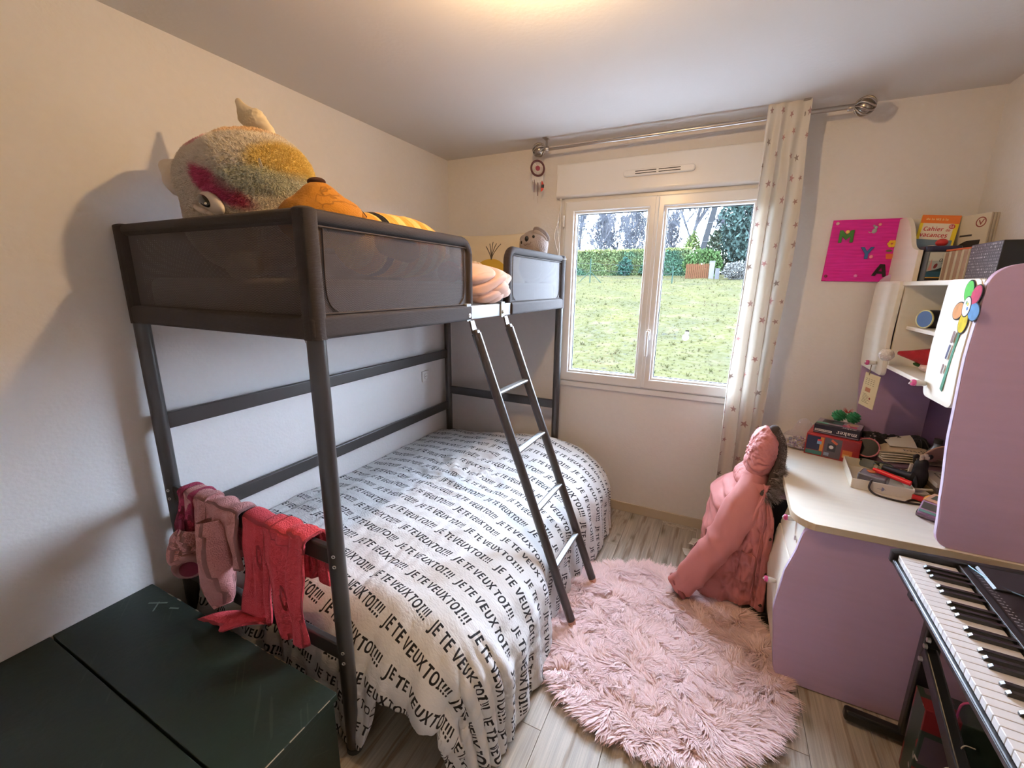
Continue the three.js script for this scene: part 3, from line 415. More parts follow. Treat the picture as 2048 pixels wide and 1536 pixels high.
  const rot = 0.15, cs = Math.cos(rot), sn = Math.sin(rot), bend = (a, b) => 0.035 * Math.sin(a * 2.2 + 0.6) + 0.02 * N3(a * 3, b * 3, 21) + 0.035 * Math.exp(-(((a - 0.6) / 0.4) ** 2) - ((b - 0.8) / 0.6) ** 2) * fbm(a * 9, b * 9, 33, 2);
  const uvf = (u, v) => { const q = flat(u, v), a = q.a, b = q.b + bend(q.a, q.b); return [(a * cs + b * sn) / unit, -(b * cs - a * sn) / uh]; };
  const d = thing('printed_duvet', 'white duvet printed with black lettering rows, draped over the low bed', 'duvet');
  mesh('cover', sheet(230, 330, P, 0.016, uvf), m, d); }
// ---------- curtain, rod, dreamcatcher, cords ----------
M.brushed = mat({ color: lin(0.42, 0.38, 0.34), roughness: 0.28, metalness: 0.9 });
const RY0 = 2.441, RZ0 = 0.155;
{ const t = thing('curtain_rod', 'brushed metal curtain rod with caged ball ends above the window', 'curtain rod');
  mesh('rod', [bar([0.84, RY0 - 0.004, RZ0], [1.30, RY0, RZ0], 0.0085, 16), bar([1.28, RY0, RZ0], [2.43, RY0 + 0.006, RZ0], 0.011, 16)], M.brushed, t);
  for (const [x, s] of [[0.806, -1], [2.462, 1]]) { const f = mesh('finial', [put(lathe([[0, 0], [0.013, 0.002], [0.015, 0.02], [0.012, 0.026], [0.014, 0.03], [0, 0.032]], 20), x - s * 0.068, RY0, RZ0, 0, 0, -s * PI / 2), ball([x, RY0, RZ0], 0.031)], M.brushed, t);
    const L = []; for (let k = 0; k < 9; k++) { const a = k / 9 * PI * 2, p = []; for (let i = 0; i <= 14; i++) { const q = i / 14, e = q * PI, w = a + q * 1.6; p.push([x - s * 0.04 * Math.cos(e), RY0 + 0.039 * Math.sin(e) * Math.cos(w), RZ0 + 0.039 * Math.sin(e) * Math.sin(w)]); } L.push(tube(p, 0.0042, 28, 7)); }
    mesh('spiral_cage', L, M.brushed, f); }
  for (const x of [0.857, 2.225]) mesh('bracket', [boxbar([x, RY0 + 0.012, RZ0], [x, 2.494, RZ0], 0.016, 0.004, [0, 0, 1], 0.0015), rb(0.03, 0.004, 0.045, 0.001).translate(x, 2.497, RZ0 + 0.015), new THREE.TorusGeometry(0.0135, 0.003, 8, 20).rotateY(PI / 2).translate(x, RY0, RZ0)], M.brushed, t); }
{ // star-printed curtain, gathered at one side; its hem lies on the floor
  const stars = ctex(1024, 1024, (x, w, h) => { x.fillStyle = '#f1ede6'; x.fillRect(0, 0, w, h); const r = rng(12); for (let i = 0; i < 6; i++) for (let j = 0; j < 6; j++) { const cx = (i + 0.5 + (r() - 0.5) * 0.6 + (j % 2) * 0.3) * w / 6 % w, cy = (j + 0.5 + (r() - 0.5) * 0.5) * h / 6, s = 24 + r() * 15, a0 = r() * 1.2; x.fillStyle = ['#b99a95', '#c39d9a', '#a9988f', '#d2a5a2'][Math.floor(r() * 4)]; x.beginPath(); for (let k = 0; k < 10; k++) { const q = k % 2 ? s * 0.4 : s, a = a0 + k * PI / 5; x[k ? 'lineTo' : 'moveTo'](cx + q * Math.sin(a), cy - q * Math.cos(a)); } x.fill(); } }, true);
  const m = phys({ map: stars, color: lin(1, 1, 1), roughness: 0.9, transmission: 0.45, thickness: 0, side: THREE.DoubleSide, sheen: 0.2, sheenColor: lin(0.9, 0.9, 0.9) });
  const t = thing('star_curtain', 'white curtain printed with small pink stars, gathered beside the window', 'curtain');
  const W0 = 0.40, prof = (y) => { const k = (2.50 - y) / 2.5; return [2.062 - 0.02 * smooth(0.1, 0.6, k) + 0.0 * k, lerp(0.185, 0.205, smooth(0, 0.3, k)) + 0.0 * smooth(0.3, 0.9, k)]; };
  const P = (u, v) => { const y = lerp(2.500, 0.04, v), k = v, [x0, w] = prof(y), n = 3.3, amp = lerp(0.022, 0.042, smooth(0.02, 0.35, k)) * (0.8 + 0.35 * N3(u * 4, k * 2, 3)), ph = u * n * 2 * PI + 0.8 * Math.sin(k * 3 + u * 4) + 1.2 * N3(u * 3, k * 1.6, 8);
    let z = RZ0 + amp * Math.sin(ph) + 0.012 * N3(u * 7, k * 5, 5) - 0.02 * k; let x = x0 + w * u + 0.013 * Math.cos(ph * 1.0) * smooth(0, 0.3, k) + 0.03 * N3(u * 2, k * 2.2, 7) * smooth(0.2, 0.8, k) * (1 - u);
    z = lerp(RZ0 + 0.019 + 0.006 * Math.sin(ph), z, smooth(0.02, 0.06, v));
    if (y < 0.16) { const e = (0.16 - y) / 0.12; z += 0.10 * e; }
    return [x, y, z]; };
  mesh('panel', sheet(150, 130, P, 0.0012, (u, v) => [u * W0 / 0.62, -v * 2.46 / 0.62]), m, t);
  const hem = (x, z, a, w, l, s) => sheet(24, 16, (u, v) => { const p = (u - 0.5) * w, q = (v - 0.5) * l; return [x + p * Math.cos(a) - q * Math.sin(a), 0.010 + 0.016 * Math.abs(N3(u * 4, v * 4, s)) + 0.05 * v * v, z + p * Math.sin(a) + q * Math.cos(a)]; }, 0.0015, (u, v) => [u * w / 0.62 + s * 0.13, v * l / 0.62 + s * 0.31]);
  mesh('hem', [hem(2.05, 0.26, 0.15, 0.20, 0.16, 2), hem(2.025, 0.36, -0.2, 0.20, 0.15, 5)], m, t); }
{ // dreamcatcher
  const t = thing('dreamcatcher', 'small maroon dreamcatcher with feathers hanging from the rod end', 'dreamcatcher', [0.800, 2.335, 0.155], 0.75);
  const mar = mat({ color: lin(0.10, 0.03, 0.028), roughness: 0.8 }), cream = mat({ color: lin(0.62, 0.56, 0.5), roughness: 0.9 }), red = mat({ color: lin(0.5, 0.05, 0.02), roughness: 0.9 });
  mesh('hoop', new THREE.TorusGeometry(0.044, 0.0065, 10, 40), mar, t); mesh('centre_disc', new THREE.CylinderGeometry(0.016, 0.016, 0.002, 24).rotateX(PI / 2), mat({ color: lin(0.22, 0.02, 0.03) }), t);
  const W = []; for (let k = 0; k < 14; k++) { const a = k / 14 * 2 * PI, b = a + 0.35; W.push(tube([[0.016 * Math.cos(a), 0.016 * Math.sin(a), 0], [0.03 * Math.cos((a + b) / 2), 0.03 * Math.sin((a + b) / 2), 0.001], [0.041 * Math.cos(b), 0.041 * Math.sin(b), 0]], 0.0016, 8, 5), tube([[0.016 * Math.cos(b), 0.016 * Math.sin(b), 0], [0.041 * Math.cos(a), 0.041 * Math.sin(a), 0]], 0.0016, 4, 5)); } mesh('web', W, cream, t);
  mesh('loop', [tube([[0, 0.05, 0], [0.002, 0.08, 0], [0, 0.10, 0]], 0.001, 10, 5)], cream, t);
  const fr = []; for (let i = 0; i < 13; i++) { const x = -0.036 + i * 0.006; fr.push(boxbar([x, -0.03 - 0.5 * Math.sqrt(Math.max(0, 0.0019 - x * x)), 0], [x * 1.02, -0.085 + 0.9 * x * x * 10 - (i % 3) * 0.008, 0.002], 0.006, 0.0015, [0, 0, 1], 0.0005)); } mesh('fringe', fr, cream, t);
  for (const [x, y, l] of [[-0.022, -0.07, 0.075], [0.004, -0.085, 0.08]]) { const c = mesh('cord', bar([x, y, 0.002], [x, y - l, 0.002], 0.0022, 6), mar, t); mesh('quill', bar([x, y - l, 0.002], [x, y - l - 0.045, 0.002], 0.0012, 5), cream, c); }
  const fe = new THREE.Shape(); fe.moveTo(0, 0); fe.quadraticCurveTo(0.022, -0.02, 0.014, -0.05); fe.quadraticCurveTo(0.006, -0.064, -0.006, -0.068); fe.quadraticCurveTo(-0.004, -0.03, 0, 0);
  const f = mesh('feather', extr(fe, 0.002, 0.0005).translate(0.028, -0.072, 0.004), red, t); mesh('feather_band', extr(poly([[-0.001, -0.024], [0.0175, -0.022], [0.0165, -0.043], [-0.003, -0.044]]), 0.003, 0.0005).translate(0.028, -0.072, 0.0037), M.dark, f); }
one('shutter_crank', [bar([0.925, 2.15, 0.035], [0.918, 2.165, 0.03], 0.007, 10), bar([0.925, 2.15, 0.036], [0.912, 0.80, 0.03], 0.0055, 10), bar([0.912, 0.80, 0.03], [0.910, 0.70, 0.045], 0.009, 10)], M.pvc, 'thin white crank rod hanging between the bed post and the window', 'crank rod');
one('tied_cord', [tube([[0.935, 2.155, 0.06], [0.932, 2.10, 0.075], [0.925, 2.0, 0.09], [0.945, 1.86, 0.10], [0.962, 1.775, 0.128]], 0.0022, 30, 6), tube([[0.928, 2.02, 0.08], [0.905, 1.93, 0.09], [0.93, 1.84, 0.10], [0.962, 1.772, 0.126]], 0.002, 24, 6), new THREE.TorusGeometry(0.033, 0.002, 6, 24).rotateX(PI / 2).translate(0.972, 1.772, 0.125)], mat({ color: lin(0.7, 0.66, 0.58), roughness: 0.8 }), 'looped white cord tied round the far corner of the loft guard', 'cord');
{ const t = thing('wall_socket', 'white square wall socket between the two back bed rails', 'socket', [0, 0.920, 0.363]);
  mesh('plate', rb(0.009, 0.082, 0.082, 0.004).translate(0.0045, 0, 0), M.pvc, t); mesh('well', put(lathe([[0, 0.001], [0.017, 0.001], [0.019, 0.005], [0.022, 0.005], [0.022, 0]], 28), 0.009, 0, 0, 0, 0, -PI / 2), M.pvc, t); for (const z of [-0.009, 0.009]) mesh('hole', bar([0.008, 0, z], [0.0108, 0, z], 0.0028, 10), M.dark, t); }

// ---------- chest and clothes on the rail ----------
{ const paint = dtex(1024, 1024, (u, v) => { const g = fbm(u * 5, v * 5, 4, 4), s = smooth(0.33, 0.40, fbm(u * 3 + v * 9, v * 3 - u * 8, 2, 4)), sc = smooth(0.44, 0.47, Math.abs(N3(u * 2.2 + v * 1.5, v * 46 - u * 34, 6))) * smooth(0.1, 0.3, N3(u * 5, v * 5, 9)); const k = 0.9 + g * 0.22; return [0.05 * k + sc * 0.09 + s * 0.02, 0.135 * k + sc * 0.06 + s * 0.01, 0.085 * k + sc * 0.06 + s * 0.01]; });
  M.chest = phys({ map: paint, roughness: 0.52, roughnessMap: null, bumpMap: rep(grainBump, 3), bumpScale: 0.0008, clearcoat: 0.12, clearcoatRoughness: 0.45 });
  M.raw = mat({ color: lin(0.27, 0.22, 0.15), roughness: 0.8 });
  const t = thing('storage_chest', 'scuffed dark green wooden chest with a two board lid, by the left wall', 'chest');
  mesh('body', [box3(0.008, 0, 2.196, 1.046, 0.374, 3.3, 0.004)], M.chest, t);
  for (const [a, b] of [[2.188, 2.480], [2.486, 3.31]]) mesh('lid_board', box3(0.004, 0.376, a, 1.054, 0.400, b, 0.0025), M.chest, t);
  const r = rng(4), ch = []; for (let i = 0; i < 34; i++) { const s = i < 20, p = r(); ch.push(s ? rb(0.004 + r() * 0.02, 0.002, 0.0022 + r() * 0.003, 0.0007).translate(lerp(0.06, 1.04, p), 0.3995, 2.1895) : rb(0.0022 + r() * 0.002, 0.002, 0.01 + r() * 0.05, 0.0007).translate(1.0528, 0.3993, lerp(2.2, 2.7, p))); } mesh('bare_wood_chip', ch, M.raw, t);
  mesh('paint_streak', [put(rb(0.07, 0.0006, 0.006, 0.0002), 0.15, 0.4004, 2.235, 0, 0.5, 0), put(rb(0.05, 0.0006, 0.005, 0.0002), 0.165, 0.4004, 2.248, 0, -0.8, 0), put(rb(0.035, 0.0006, 0.006, 0.0002), 0.235, 0.4004, 2.222, 0, 0.4, 0)], mat({ color: lin(0.16, 0.2, 0.17) }), t); }
M.fleeceBump = dtex(256, 256, (() => { const f = tile((u, v) => fbm(u * 34, v * 34, 2, 3)); return (u, v) => [0.5 + f(u, v) * 1.1]; })(), false);
const fleece = (c) => phys({ color: c, roughness: 1, sheen: 0.6, sheenRoughness: 0.5, sheenColor: c.clone().lerp(lin(1, 0.9, 0.9), 0.25), bumpMap: rep(M.fleeceBump, 6), bumpScale: 0.004, side: THREE.DoubleSide });
M.pinkFleece = fleece(lin(0.55, 0.25, 0.24)); M.coral = fleece(lin(0.62, 0.058, 0.075)); M.darkPink = fleece(lin(0.36, 0.035, 0.085));
// a cloth hung over the near rail: v runs from the front hem up over the rail and down behind
const RAILY = 0.806, RAILZ = BZ1;
function hung(o) {   // o: x0, x1, front, back, folds, amp, drift, seed, spread
  return muv(sheet(o.nu ?? 44, 60, (u, v) => {
    const n = N3(u * 3, v * 2, o.seed), L = o.front + o.back + 0.07, s = v * L; let y, z, d;
    if (s < o.front) { d = o.front - s; y = RAILY - d; z = RAILZ + 0.026; } else if (s < o.front + 0.07) { const a = (s - o.front) / 0.07 * PI; y = RAILY + 0.014 * Math.sin(a); z = RAILZ + 0.026 * Math.cos(a); d = 0; } else { d = s - o.front - 0.07; y = RAILY - d; z = RAILZ - 0.026; }
    const f = s < o.front + 0.035 ? 1 : -1, g = smooth(0, 0.12, d), w = 1 + (o.spread ?? 0) * d * f; let x = lerp(o.x0, o.x1, 0.5 + (u - 0.5) * w) + (o.drift ?? 0) * d * d * (f > 0 ? 1 : 0) + 0.03 * N3(v * 3, u * 2, o.seed + 3) * g;
    z += f * (o.amp * (0.35 + 0.65 * g) * (0.6 + 0.4 * Math.sin(u * o.folds * 2 * PI + n * 3 + d * 3)) + (o.rough ?? 0.012) * fbm(u * 4, v * 4, o.seed + 1, 3)); y += 0.006 * Math.sin(u * o.folds * 2 * PI + 1) * (1 - g) + (o.hem ?? 0) * (u - 0.5) * (d > 0 ? g : 0);
    if (o.floor && y < o.floor && f > 0) { const e = o.floor - y; y = o.floor + 0.014 + 0.016 * Math.sin(clamp(e / 0.12) * 3); z += e * 0.85; x += e * (o.slide ?? 0); }
    return [x, y, z]; }, 0.009));
}
{ const t = thing('pink_robe', 'pale pink fleece robe slung over the near bed rail beside the wall', 'robe');
  mesh('body', [hung({ x0: 0.20, x1: 0.53, front: 0.22, back: 0.26, folds: 3.4, amp: 0.034, seed: 3, spread: 0.5, hem: 0.05 })], M.pinkFleece, t);
  mesh('hood', hung({ x0: 0.165, x1: 0.27, front: 0.155, back: 0.12, folds: 1.3, amp: 0.045, seed: 9, nu: 24 }), M.darkPink, t, 'darker pink embroidered hood');
  mesh('hood_trim', [tube([[0.245, 0.73, 2.155], [0.262, 0.715, 2.163], [0.252, 0.695, 2.165], [0.266, 0.675, 2.163], [0.246, 0.662, 2.16], [0.228, 0.672, 2.158]], 0.009, 40, 8), tube([[0.212, 0.685, 2.152], [0.198, 0.67, 2.152], [0.207, 0.65, 2.152], [0.222, 0.66, 2.155]], 0.007, 24, 8)], M.darkPink, t);
  const limb = (pts, rs, s) => { const c = new THREE.CatmullRomCurve3(pts.map((p) => V3(...p))), fr = c.computeFrenetFrames(40); return muv(grid(40, 24, (u, v) => { const i = Math.round(u * 40), p = c.getPointAt(u), a = v * 2 * PI, k = u * (rs.length - 1), q = Math.min(rs.length - 2, Math.floor(k)), r = lerp(rs[q], rs[q + 1], k - q) * (1 + 0.14 * Math.sin(a * 3 + u * 7 + s) + 0.2 * N3(u * 4, Math.cos(a) * 1.2, s)); return p.addScaledVector(fr.normals[i], Math.cos(a) * r).addScaledVector(fr.binormals[i], Math.sin(a) * r).toArray(); })); };
  mesh('sleeve', limb([[0.40, 0.77, 2.135], [0.42, 0.66, 2.150], [0.44, 0.54, 2.150], [0.42, 0.452, 2.146], [0.43, 0.435, 2.15]], [0.035, 0.05, 0.058, 0.05, 0.03], 4), M.pinkFleece, t);
  mesh('sleeve', limb([[0.265, 0.70, 2.13], [0.255, 0.645, 2.15], [0.265, 0.605, 2.165], [0.29, 0.58, 2.17]], [0.04, 0.052, 0.052, 0.044], 7), M.pinkFleece, t);
  mesh('cuff', put(new THREE.TorusGeometry(0.040, 0.014, 10, 24), 0.30, 0.574, 2.178, 0.35, 0.9, 0), M.pinkFleece, t); mesh('cuff_lining', put(new THREE.SphereGeometry(0.038, 20, 10, 0, 2 * PI, 0, PI / 2).scale(1, 0.3, 1), 0.302, 0.573, 2.178, PI / 2 - 0.2, 0, -0.9), M.darkPink, t);
  mesh('tail', hung({ x0: 0.26, x1: 0.34, front: 0.34, back: 0.05, folds: 1.2, amp: 0.02, seed: 14, nu: 16 }), M.pinkFleece, t);
}
{ const t = thing('coral_robe', 'coral red fleece robe slung over the near bed rail, one end on the chest', 'robe');
  mesh('sleeve', hung({ x0: 0.560, x1: 0.695, front: 0.52, back: 0.16, folds: 0.8, amp: 0.022, seed: 5, nu: 40, drift: -0.40, floor: 0.402, slide: -0.45, rough: 0.005 }), M.coral, t);
  mesh('body', [hung({ x0: 0.675, x1: 0.865, front: 0.395, back: 0.20, folds: 1.5, amp: 0.030, seed: 12, nu: 46, drift: 0.1, spread: -1.0, rough: 0.006 })], M.coral, t);
  mesh('back_panel', [hung({ x0: 0.72, x1: 0.88, front: 0.03, back: 0.20, folds: 1.4, amp: 0.05, seed: 22, nu: 30, spread: -0.7 })], M.coral, t);
  mesh('hem', tube([[0.735, 0.600, 2.012], [0.79, 0.596, 1.99], [0.85, 0.606, 1.985], [0.885, 0.618, 2.0]], 0.010, 24, 8), M.coral, t); }
// ---------- rug ----------
{ const t = thing('shaggy_rug', 'round shaggy pale pink rug on the floor between bed and desk', 'rug', [1.848, 0, 1.122]);
  const RR = 0.515; mesh('backing', muv(lathe([[0, 0.012], [RR - 0.03, 0.012], [RR - 0.01, 0.008], [RR, 0.001], [0, 0.001]], 96)), cloth(lin(0.62, 0.30, 0.30)), t);
  const r = rng(99), tuft = (seed) => { const q = rng(seed), P = [], I = []; for (let k = 0; k < 7; k++) { const a = q() * 6.28, x = (q() - 0.5) * 0.010, z = (q() - 0.5) * 0.010, w = 0.0011 + q() * 0.0005, l = 0.75 + q() * 0.4, lean = 0.55 + q() * 0.5, b = P.length / 3, cx = Math.cos(a + PI / 2) * w, cz = Math.sin(a + PI / 2) * w, wob = (q() - 0.5) * 0.5; for (let s = 0; s <= 4; s++) { const f = s / 4, h = l * 0.031 * Math.sin(f * 1.25) / Math.sin(1.25) * (1 - 0.25 * f), o = l * 0.031 * lean * f * f * 1.2, side = wob * 0.02 * f * f, ww = s === 4 ? 0.25 : 1 - 0.1 * f; P.push(x + o + cx * ww, h, z + side + cz * ww, x + o - cx * ww, h, z + side - cz * ww); } for (let s = 0; s < 4; s++) { const i = b + s * 2; I.push(i, i + 1, i + 2, i + 1, i + 3, i + 2); } } const g = new THREE.BufferGeometry(); g.setAttribute('position', new THREE.Float32BufferAttribute(P, 3)); g.setAttribute('uv', new THREE.Float32BufferAttribute(new Float32Array(P.length / 3 * 2), 2)); g.setIndex(I); g.computeVertexNormals(); return g; };
  const pm = phys({ color: lin(1, 1, 1), roughness: 0.75, sheen: 0.4, sheenRoughness: 0.4, sheenColor: lin(0.9, 0.7, 0.7) });
  for (let k = 0; k < 3; k++) { const L = []; for (let i = 0; i < 9000; i++) { const a = r() * 2 * PI, d = (RR + 0.004) * Math.sqrt(r()), x = d * Math.cos(a), z = d * Math.sin(a); const nx = fbm(x * 4.5, z * 4.5, 3, 3) * 7, whirl = nx * 2.2 + 0.9 * N3(x * 12, z * 12, 6); const edge = smooth(RR - 0.09, RR, d); let dir = whirl + 2.2; if (edge > 0) { const df = Math.atan2(Math.sin(-a - dir), Math.cos(-a - dir)); dir += df * edge * 0.85; } const clump = N3(x * 22, z * 22, 8); const s = (0.85 + r() * 0.4 + clump * 0.35) * lerp(1, 1.15, edge), ys = (1 - 0.25 * edge) * (0.85 + 0.5 * N3(x * 9, z * 9, 12));
    const q = new THREE.Quaternion().setFromEuler(new THREE.Euler((r() - 0.5) * 0.35, dir + (r() - 0.5) * 0.7, (r() - 0.5) * 0.35)), c = 0.92 + r() * 0.12; L.push([mtx(V3(x, 0.008, z), q, V3(s * 1.25, s * ys, s * 1.25)), lin(0.97 * c, 0.735 * c, 0.725 * c)]); }
    stuffOf('pile', tuft(50 + k), pm, t, L); } }

// ---------- office chair and coat ----------
{ const t = thing('office_chair', 'black office chair pushed under the desk, hidden behind the pink coat', 'chair', [2.46, 0, 0.53], 0);
  const b = cloth(lin(0.012, 0.012, 0.013)), pl = mat({ color: lin(0.012, 0.012, 0.013), roughness: 0.4 });
  mesh('seat', [put(rb(0.44, 0.08, 0.44, 0.035, 4), 0.02, 0.44, 0)], b, t); mesh('backrest', [put(rb(0.06, 0.26, 0.30, 0.028, 4), -0.235, 0.56, 0, 0, 0, 0.06)], b, t);
  mesh('back_stem', tube([[-0.05, 0.40, 0], [-0.20, 0.40, 0], [-0.25, 0.48, 0], [-0.25, 0.62, 0]], 0.018, 24, 8), pl, t); mesh('gas_post', [bar([0, 0.10, 0], [0, 0.40, 0], 0.026), bar([0, 0.07, 0], [0, 0.14, 0], 0.04)], pl, t);
  for (let i = 0; i < 5; i++) { const a = i * 2 * PI / 5 + 0.78, c = Math.cos(a), s = Math.sin(a); const l = mesh('base_arm', boxbar([0, 0.105, 0], [c * 0.25, 0.075, s * 0.25], 0.045, 0.03, [0, 1, 0], 0.01), pl, t); mesh('caster', [put(new THREE.CylinderGeometry(0.026, 0.026, 0.014, 20), c * 0.255 - s * 0.012, 0.026, s * 0.255 + c * 0.012, PI / 2, -a, 0), put(new THREE.CylinderGeometry(0.026, 0.026, 0.014, 20), c * 0.255 + s * 0.012, 0.026, s * 0.255 - c * 0.012, PI / 2, -a, 0), bar([c * 0.25, 0.03, s * 0.25], [c * 0.25, 0.085, s * 0.25], 0.01)], pl, l); } }
{ const t = thing('pink_coat', 'salmon pink hooded coat with fur trim hung over the black chair', 'coat');
  const nylon = phys({ color: lin(0.56, 0.19, 0.17), roughness: 0.55, sheen: 0.35, sheenRoughness: 0.4, sheenColor: lin(0.9, 0.6, 0.55), bumpMap: rep(weaveBump, 60), bumpScale: 0.0003, side: THREE.DoubleSide });
  const lining = mat({ color: lin(0.05, 0.02, 0.02), roughness: 0.9 });
  // body: a U in plan that opens to the desk, narrow at the shoulders and wide at the hem
  const yTop = 0.70, yHem = 0.035;
  const bodyP = (u, v, off = 0) => { const y = lerp(yTop, yHem, v) + 0.02 * Math.sin(u * 9) * v, k = smooth(0, 0.25, v), e = v ** 0.9;
    const xb = lerp(2.155, 2.045, k) - 0.045 * e, xf = lerp(2.235, 2.285, k) + 0.03 * e, zn = lerp(0.70, 0.735, k) + 0.015 * Math.sin(v * 5), zf = lerp(0.42, 0.33, k);
    const cx = (xb + 0.11), a = u * PI * 0.5; let x, z; const ux = u;   // 0 front edge near side .. 1 front edge far side
    if (ux < 0.42) { const q = ux / 0.42; x = lerp(xf, cx, q); z = zn + 0.02 * Math.sin(q * PI) - 0.02 * (1 - q) * v; } else if (ux < 0.62) { const q = (ux - 0.42) / 0.2 * PI; z = lerp(zn, zf, 0.5 - 0.5 * Math.cos(q)); x = cx - (cx - xb) * Math.sin(q); } else { const q = (ux - 0.62) / 0.38; x = lerp(cx, xf, q); z = zf; }
    const w = 0.030 * fbm(u * 10, v * 5, 3, 4) + 0.010 * Math.sin(u * 34 + 4 * N3(u * 3, v * 3, 2)) * v + 0.016 * (1 - Math.abs(fbm(u * 8 + v * 5, v * 6 - u * 5, 9, 3)) * 3);
    return [x - (ux > 0.42 && ux < 0.62 ? w : w * 0.2), y, z + (ux < 0.5 ? w : -w)]; };
  mesh('body', muv(sheet(110, 70, bodyP, 0.008)), nylon, t);
  mesh('lining', muv(grid(50, 40, (u, v) => { const p = bodyP(lerp(0.01, 0.99, u), lerp(0.02, 0.98, v)); return [p[0] + 0.012, p[1], lerp(p[2], 0.53, 0.06)]; })), lining, t);
  const placket = mesh('placket', muv(sheet(8, 50, (u, v) => { const p = bodyP(0.002 + u * 0.085, v); return [p[0] + 0.006, p[1], p[2] + 0.011]; }, 0.006)), nylon, t);
  for (const v of [0.05, 0.36, 0.66, 0.94]) { const p = bodyP(0.03, v); mesh('snap', put(lathe([[0, 0.004], [0.006, 0.004], [0.0085, 0.002], [0.0085, 0]], 18), p[0] + 0.004, p[1], p[2] + 0.015, PI / 2), mat({ color: lin(0.10, 0.06, 0.05), metalness: 0.7, roughness: 0.4 }), placket); }
  mesh('pocket', muv(sheet(14, 14, (u, v) => { const p = bodyP(lerp(0.13, 0.29, u), lerp(0.50, 0.76, v) + 0.03 * (1 - u)); return [p[0], p[1], p[2] + 0.012]; }, 0.006)), nylon, t);
  for (const u0 of [0.105, 0.12]) mesh('seam', tube(Array.from({ length: 14 }, (_, i) => { const p = bodyP(u0, i / 13); return [p[0], p[1], p[2] + 0.007]; }), 0.0028, 50, 5), nylon, t);
  const limb = (pts, rs, s, nu = 60) => { const c = new THREE.CatmullRomCurve3(pts.map((p) => V3(...p))), fr = c.computeFrenetFrames(nu); return grid(nu, 34, (u, v) => { const i = Math.round(u * nu), p = c.getPointAt(u), a = v * 2 * PI, k = u * (rs.length - 1), q = Math.min(rs.length - 2, Math.floor(k)), r = lerp(rs[q], rs[q + 1], k - q) * (1 + 0.10 * (1 - 2 * Math.abs(Math.sin(u * 17 + 1.6 * Math.sin(a + s) + 2 * N3(u * 4, a * 0.5, s)))) * smooth(0.12, 0.4, u) * (0.6 + N3(u * 5, Math.cos(a), s)) + 0.16 * N3(u * 3.5, Math.cos(a) * 1.3, Math.sin(a) + s)); return p.addScaledVector(fr.normals[i], Math.cos(a) * r).addScaledVector(fr.binormals[i], Math.sin(a) * r * 0.85).toArray(); }); };
  const sl = mesh('sleeve', muv(limb([[2.19, 0.70, 0.655], [2.165, 0.60, 0.725], [2.10, 0.43, 0.775], [2.03, 0.27, 0.785], [1.955, 0.125, 0.775], [1.925, 0.075, 0.77]], [0.045, 0.075, 0.078, 0.073, 0.072, 0.066], 2)), nylon, t);
  mesh('cuff', put(new THREE.TorusGeometry(0.052, 0.016, 10, 30), 1.921, 0.070, 0.769, 0.9, -0.95, 0), cloth(lin(0.30, 0.08, 0.075)), sl);
  mesh('sleeve', muv(limb([[2.20, 0.68, 0.49], [2.16, 0.56, 0.42], [2.12, 0.40, 0.38], [2.10, 0.24, 0.37], [2.09, 0.14, 0.37]], [0.045, 0.065, 0.065, 0.06, 0.055], 8)), nylon, t);
  mesh('yoke', muv(blob([2.19, 0.675, 0.56], (x, y, z) => smin(ell(x, y, z, [2.19, 0.67, 0.56], [0.075, 0.045, 0.16]), ell(x, y, z, [2.20, 0.71, 0.58], [0.06, 0.05, 0.09]), 0.04), 24, 0.3, (d, r) => 0.006 * fbm(d.x * 5, d.y * 5, d.z * 5, 3))), nylon, t);
  const hood = blob([2.235, 0.82, 0.57], (x, y, z) => smin(ell(x, y, z, [2.228, 0.845, 0.59], [0.062, 0.105, 0.088]), ell(x, y, z, [2.205, 0.74, 0.59], [0.050, 0.07, 0.075]), 0.06), 40, 0.4, (d, r) => 0.014 * fbm(d.x * 4, d.y * 4 + 2, d.z * 4, 3) + 0.0015 * (1 - Math.abs(fbm(d.x * 3 + d.y * 2, d.y * 3, d.z * 3, 3)) * 5) + 0.003 * Math.sin(d.y * 26 + d.z * 9 + 3 * N3(d.x * 3, d.y * 3, d.z * 3)) * smooth(0.3, -0.4, d.y));
  mesh('hood', muv(hood), nylon, t);
  // fur trim: strands along the hood's open edge
  const fur = [], r = rng(71), path = new THREE.CatmullRomCurve3([[2.258, 0.940, 0.60], [2.290, 0.88, 0.605], [2.297, 0.80, 0.62], [2.286, 0.73, 0.65], [2.275, 0.685, 0.68], [2.245, 0.66, 0.715]].map((p) => V3(...p)));
  const tuft = (() => { const P = [], I = []; const q = rng(5); for (let k = 0; k < 5; k++) { const a = q() * 6.28, w = 0.0013, b = P.length / 3, cx = Math.cos(a) * w, cz = Math.sin(a) * w, ox = (q() - 0.5) * 0.5, oz = (q() - 0.5) * 0.5; for (let s = 0; s <= 3; s++) { const f = s / 3, ww = 1 - f * 0.85; P.push(ox * 0.04 * f * f + cx * ww, f * 0.045, oz * 0.04 * f * f + cz * ww, ox * 0.04 * f * f - cx * ww, f * 0.045, oz * 0.04 * f * f - cz * ww); } for (let s = 0; s < 3; s++) { const i = b + s * 2; I.push(i, i + 1, i + 2, i + 1, i + 3, i + 2); } } const g = new THREE.BufferGeometry(); g.setAttribute('position', new THREE.Float32BufferAttribute(P, 3)); g.setAttribute('uv', new THREE.Float32BufferAttribute(new Float32Array(P.length / 3 * 2), 2)); g.setIndex(I); g.computeVertexNormals(); return g; })();
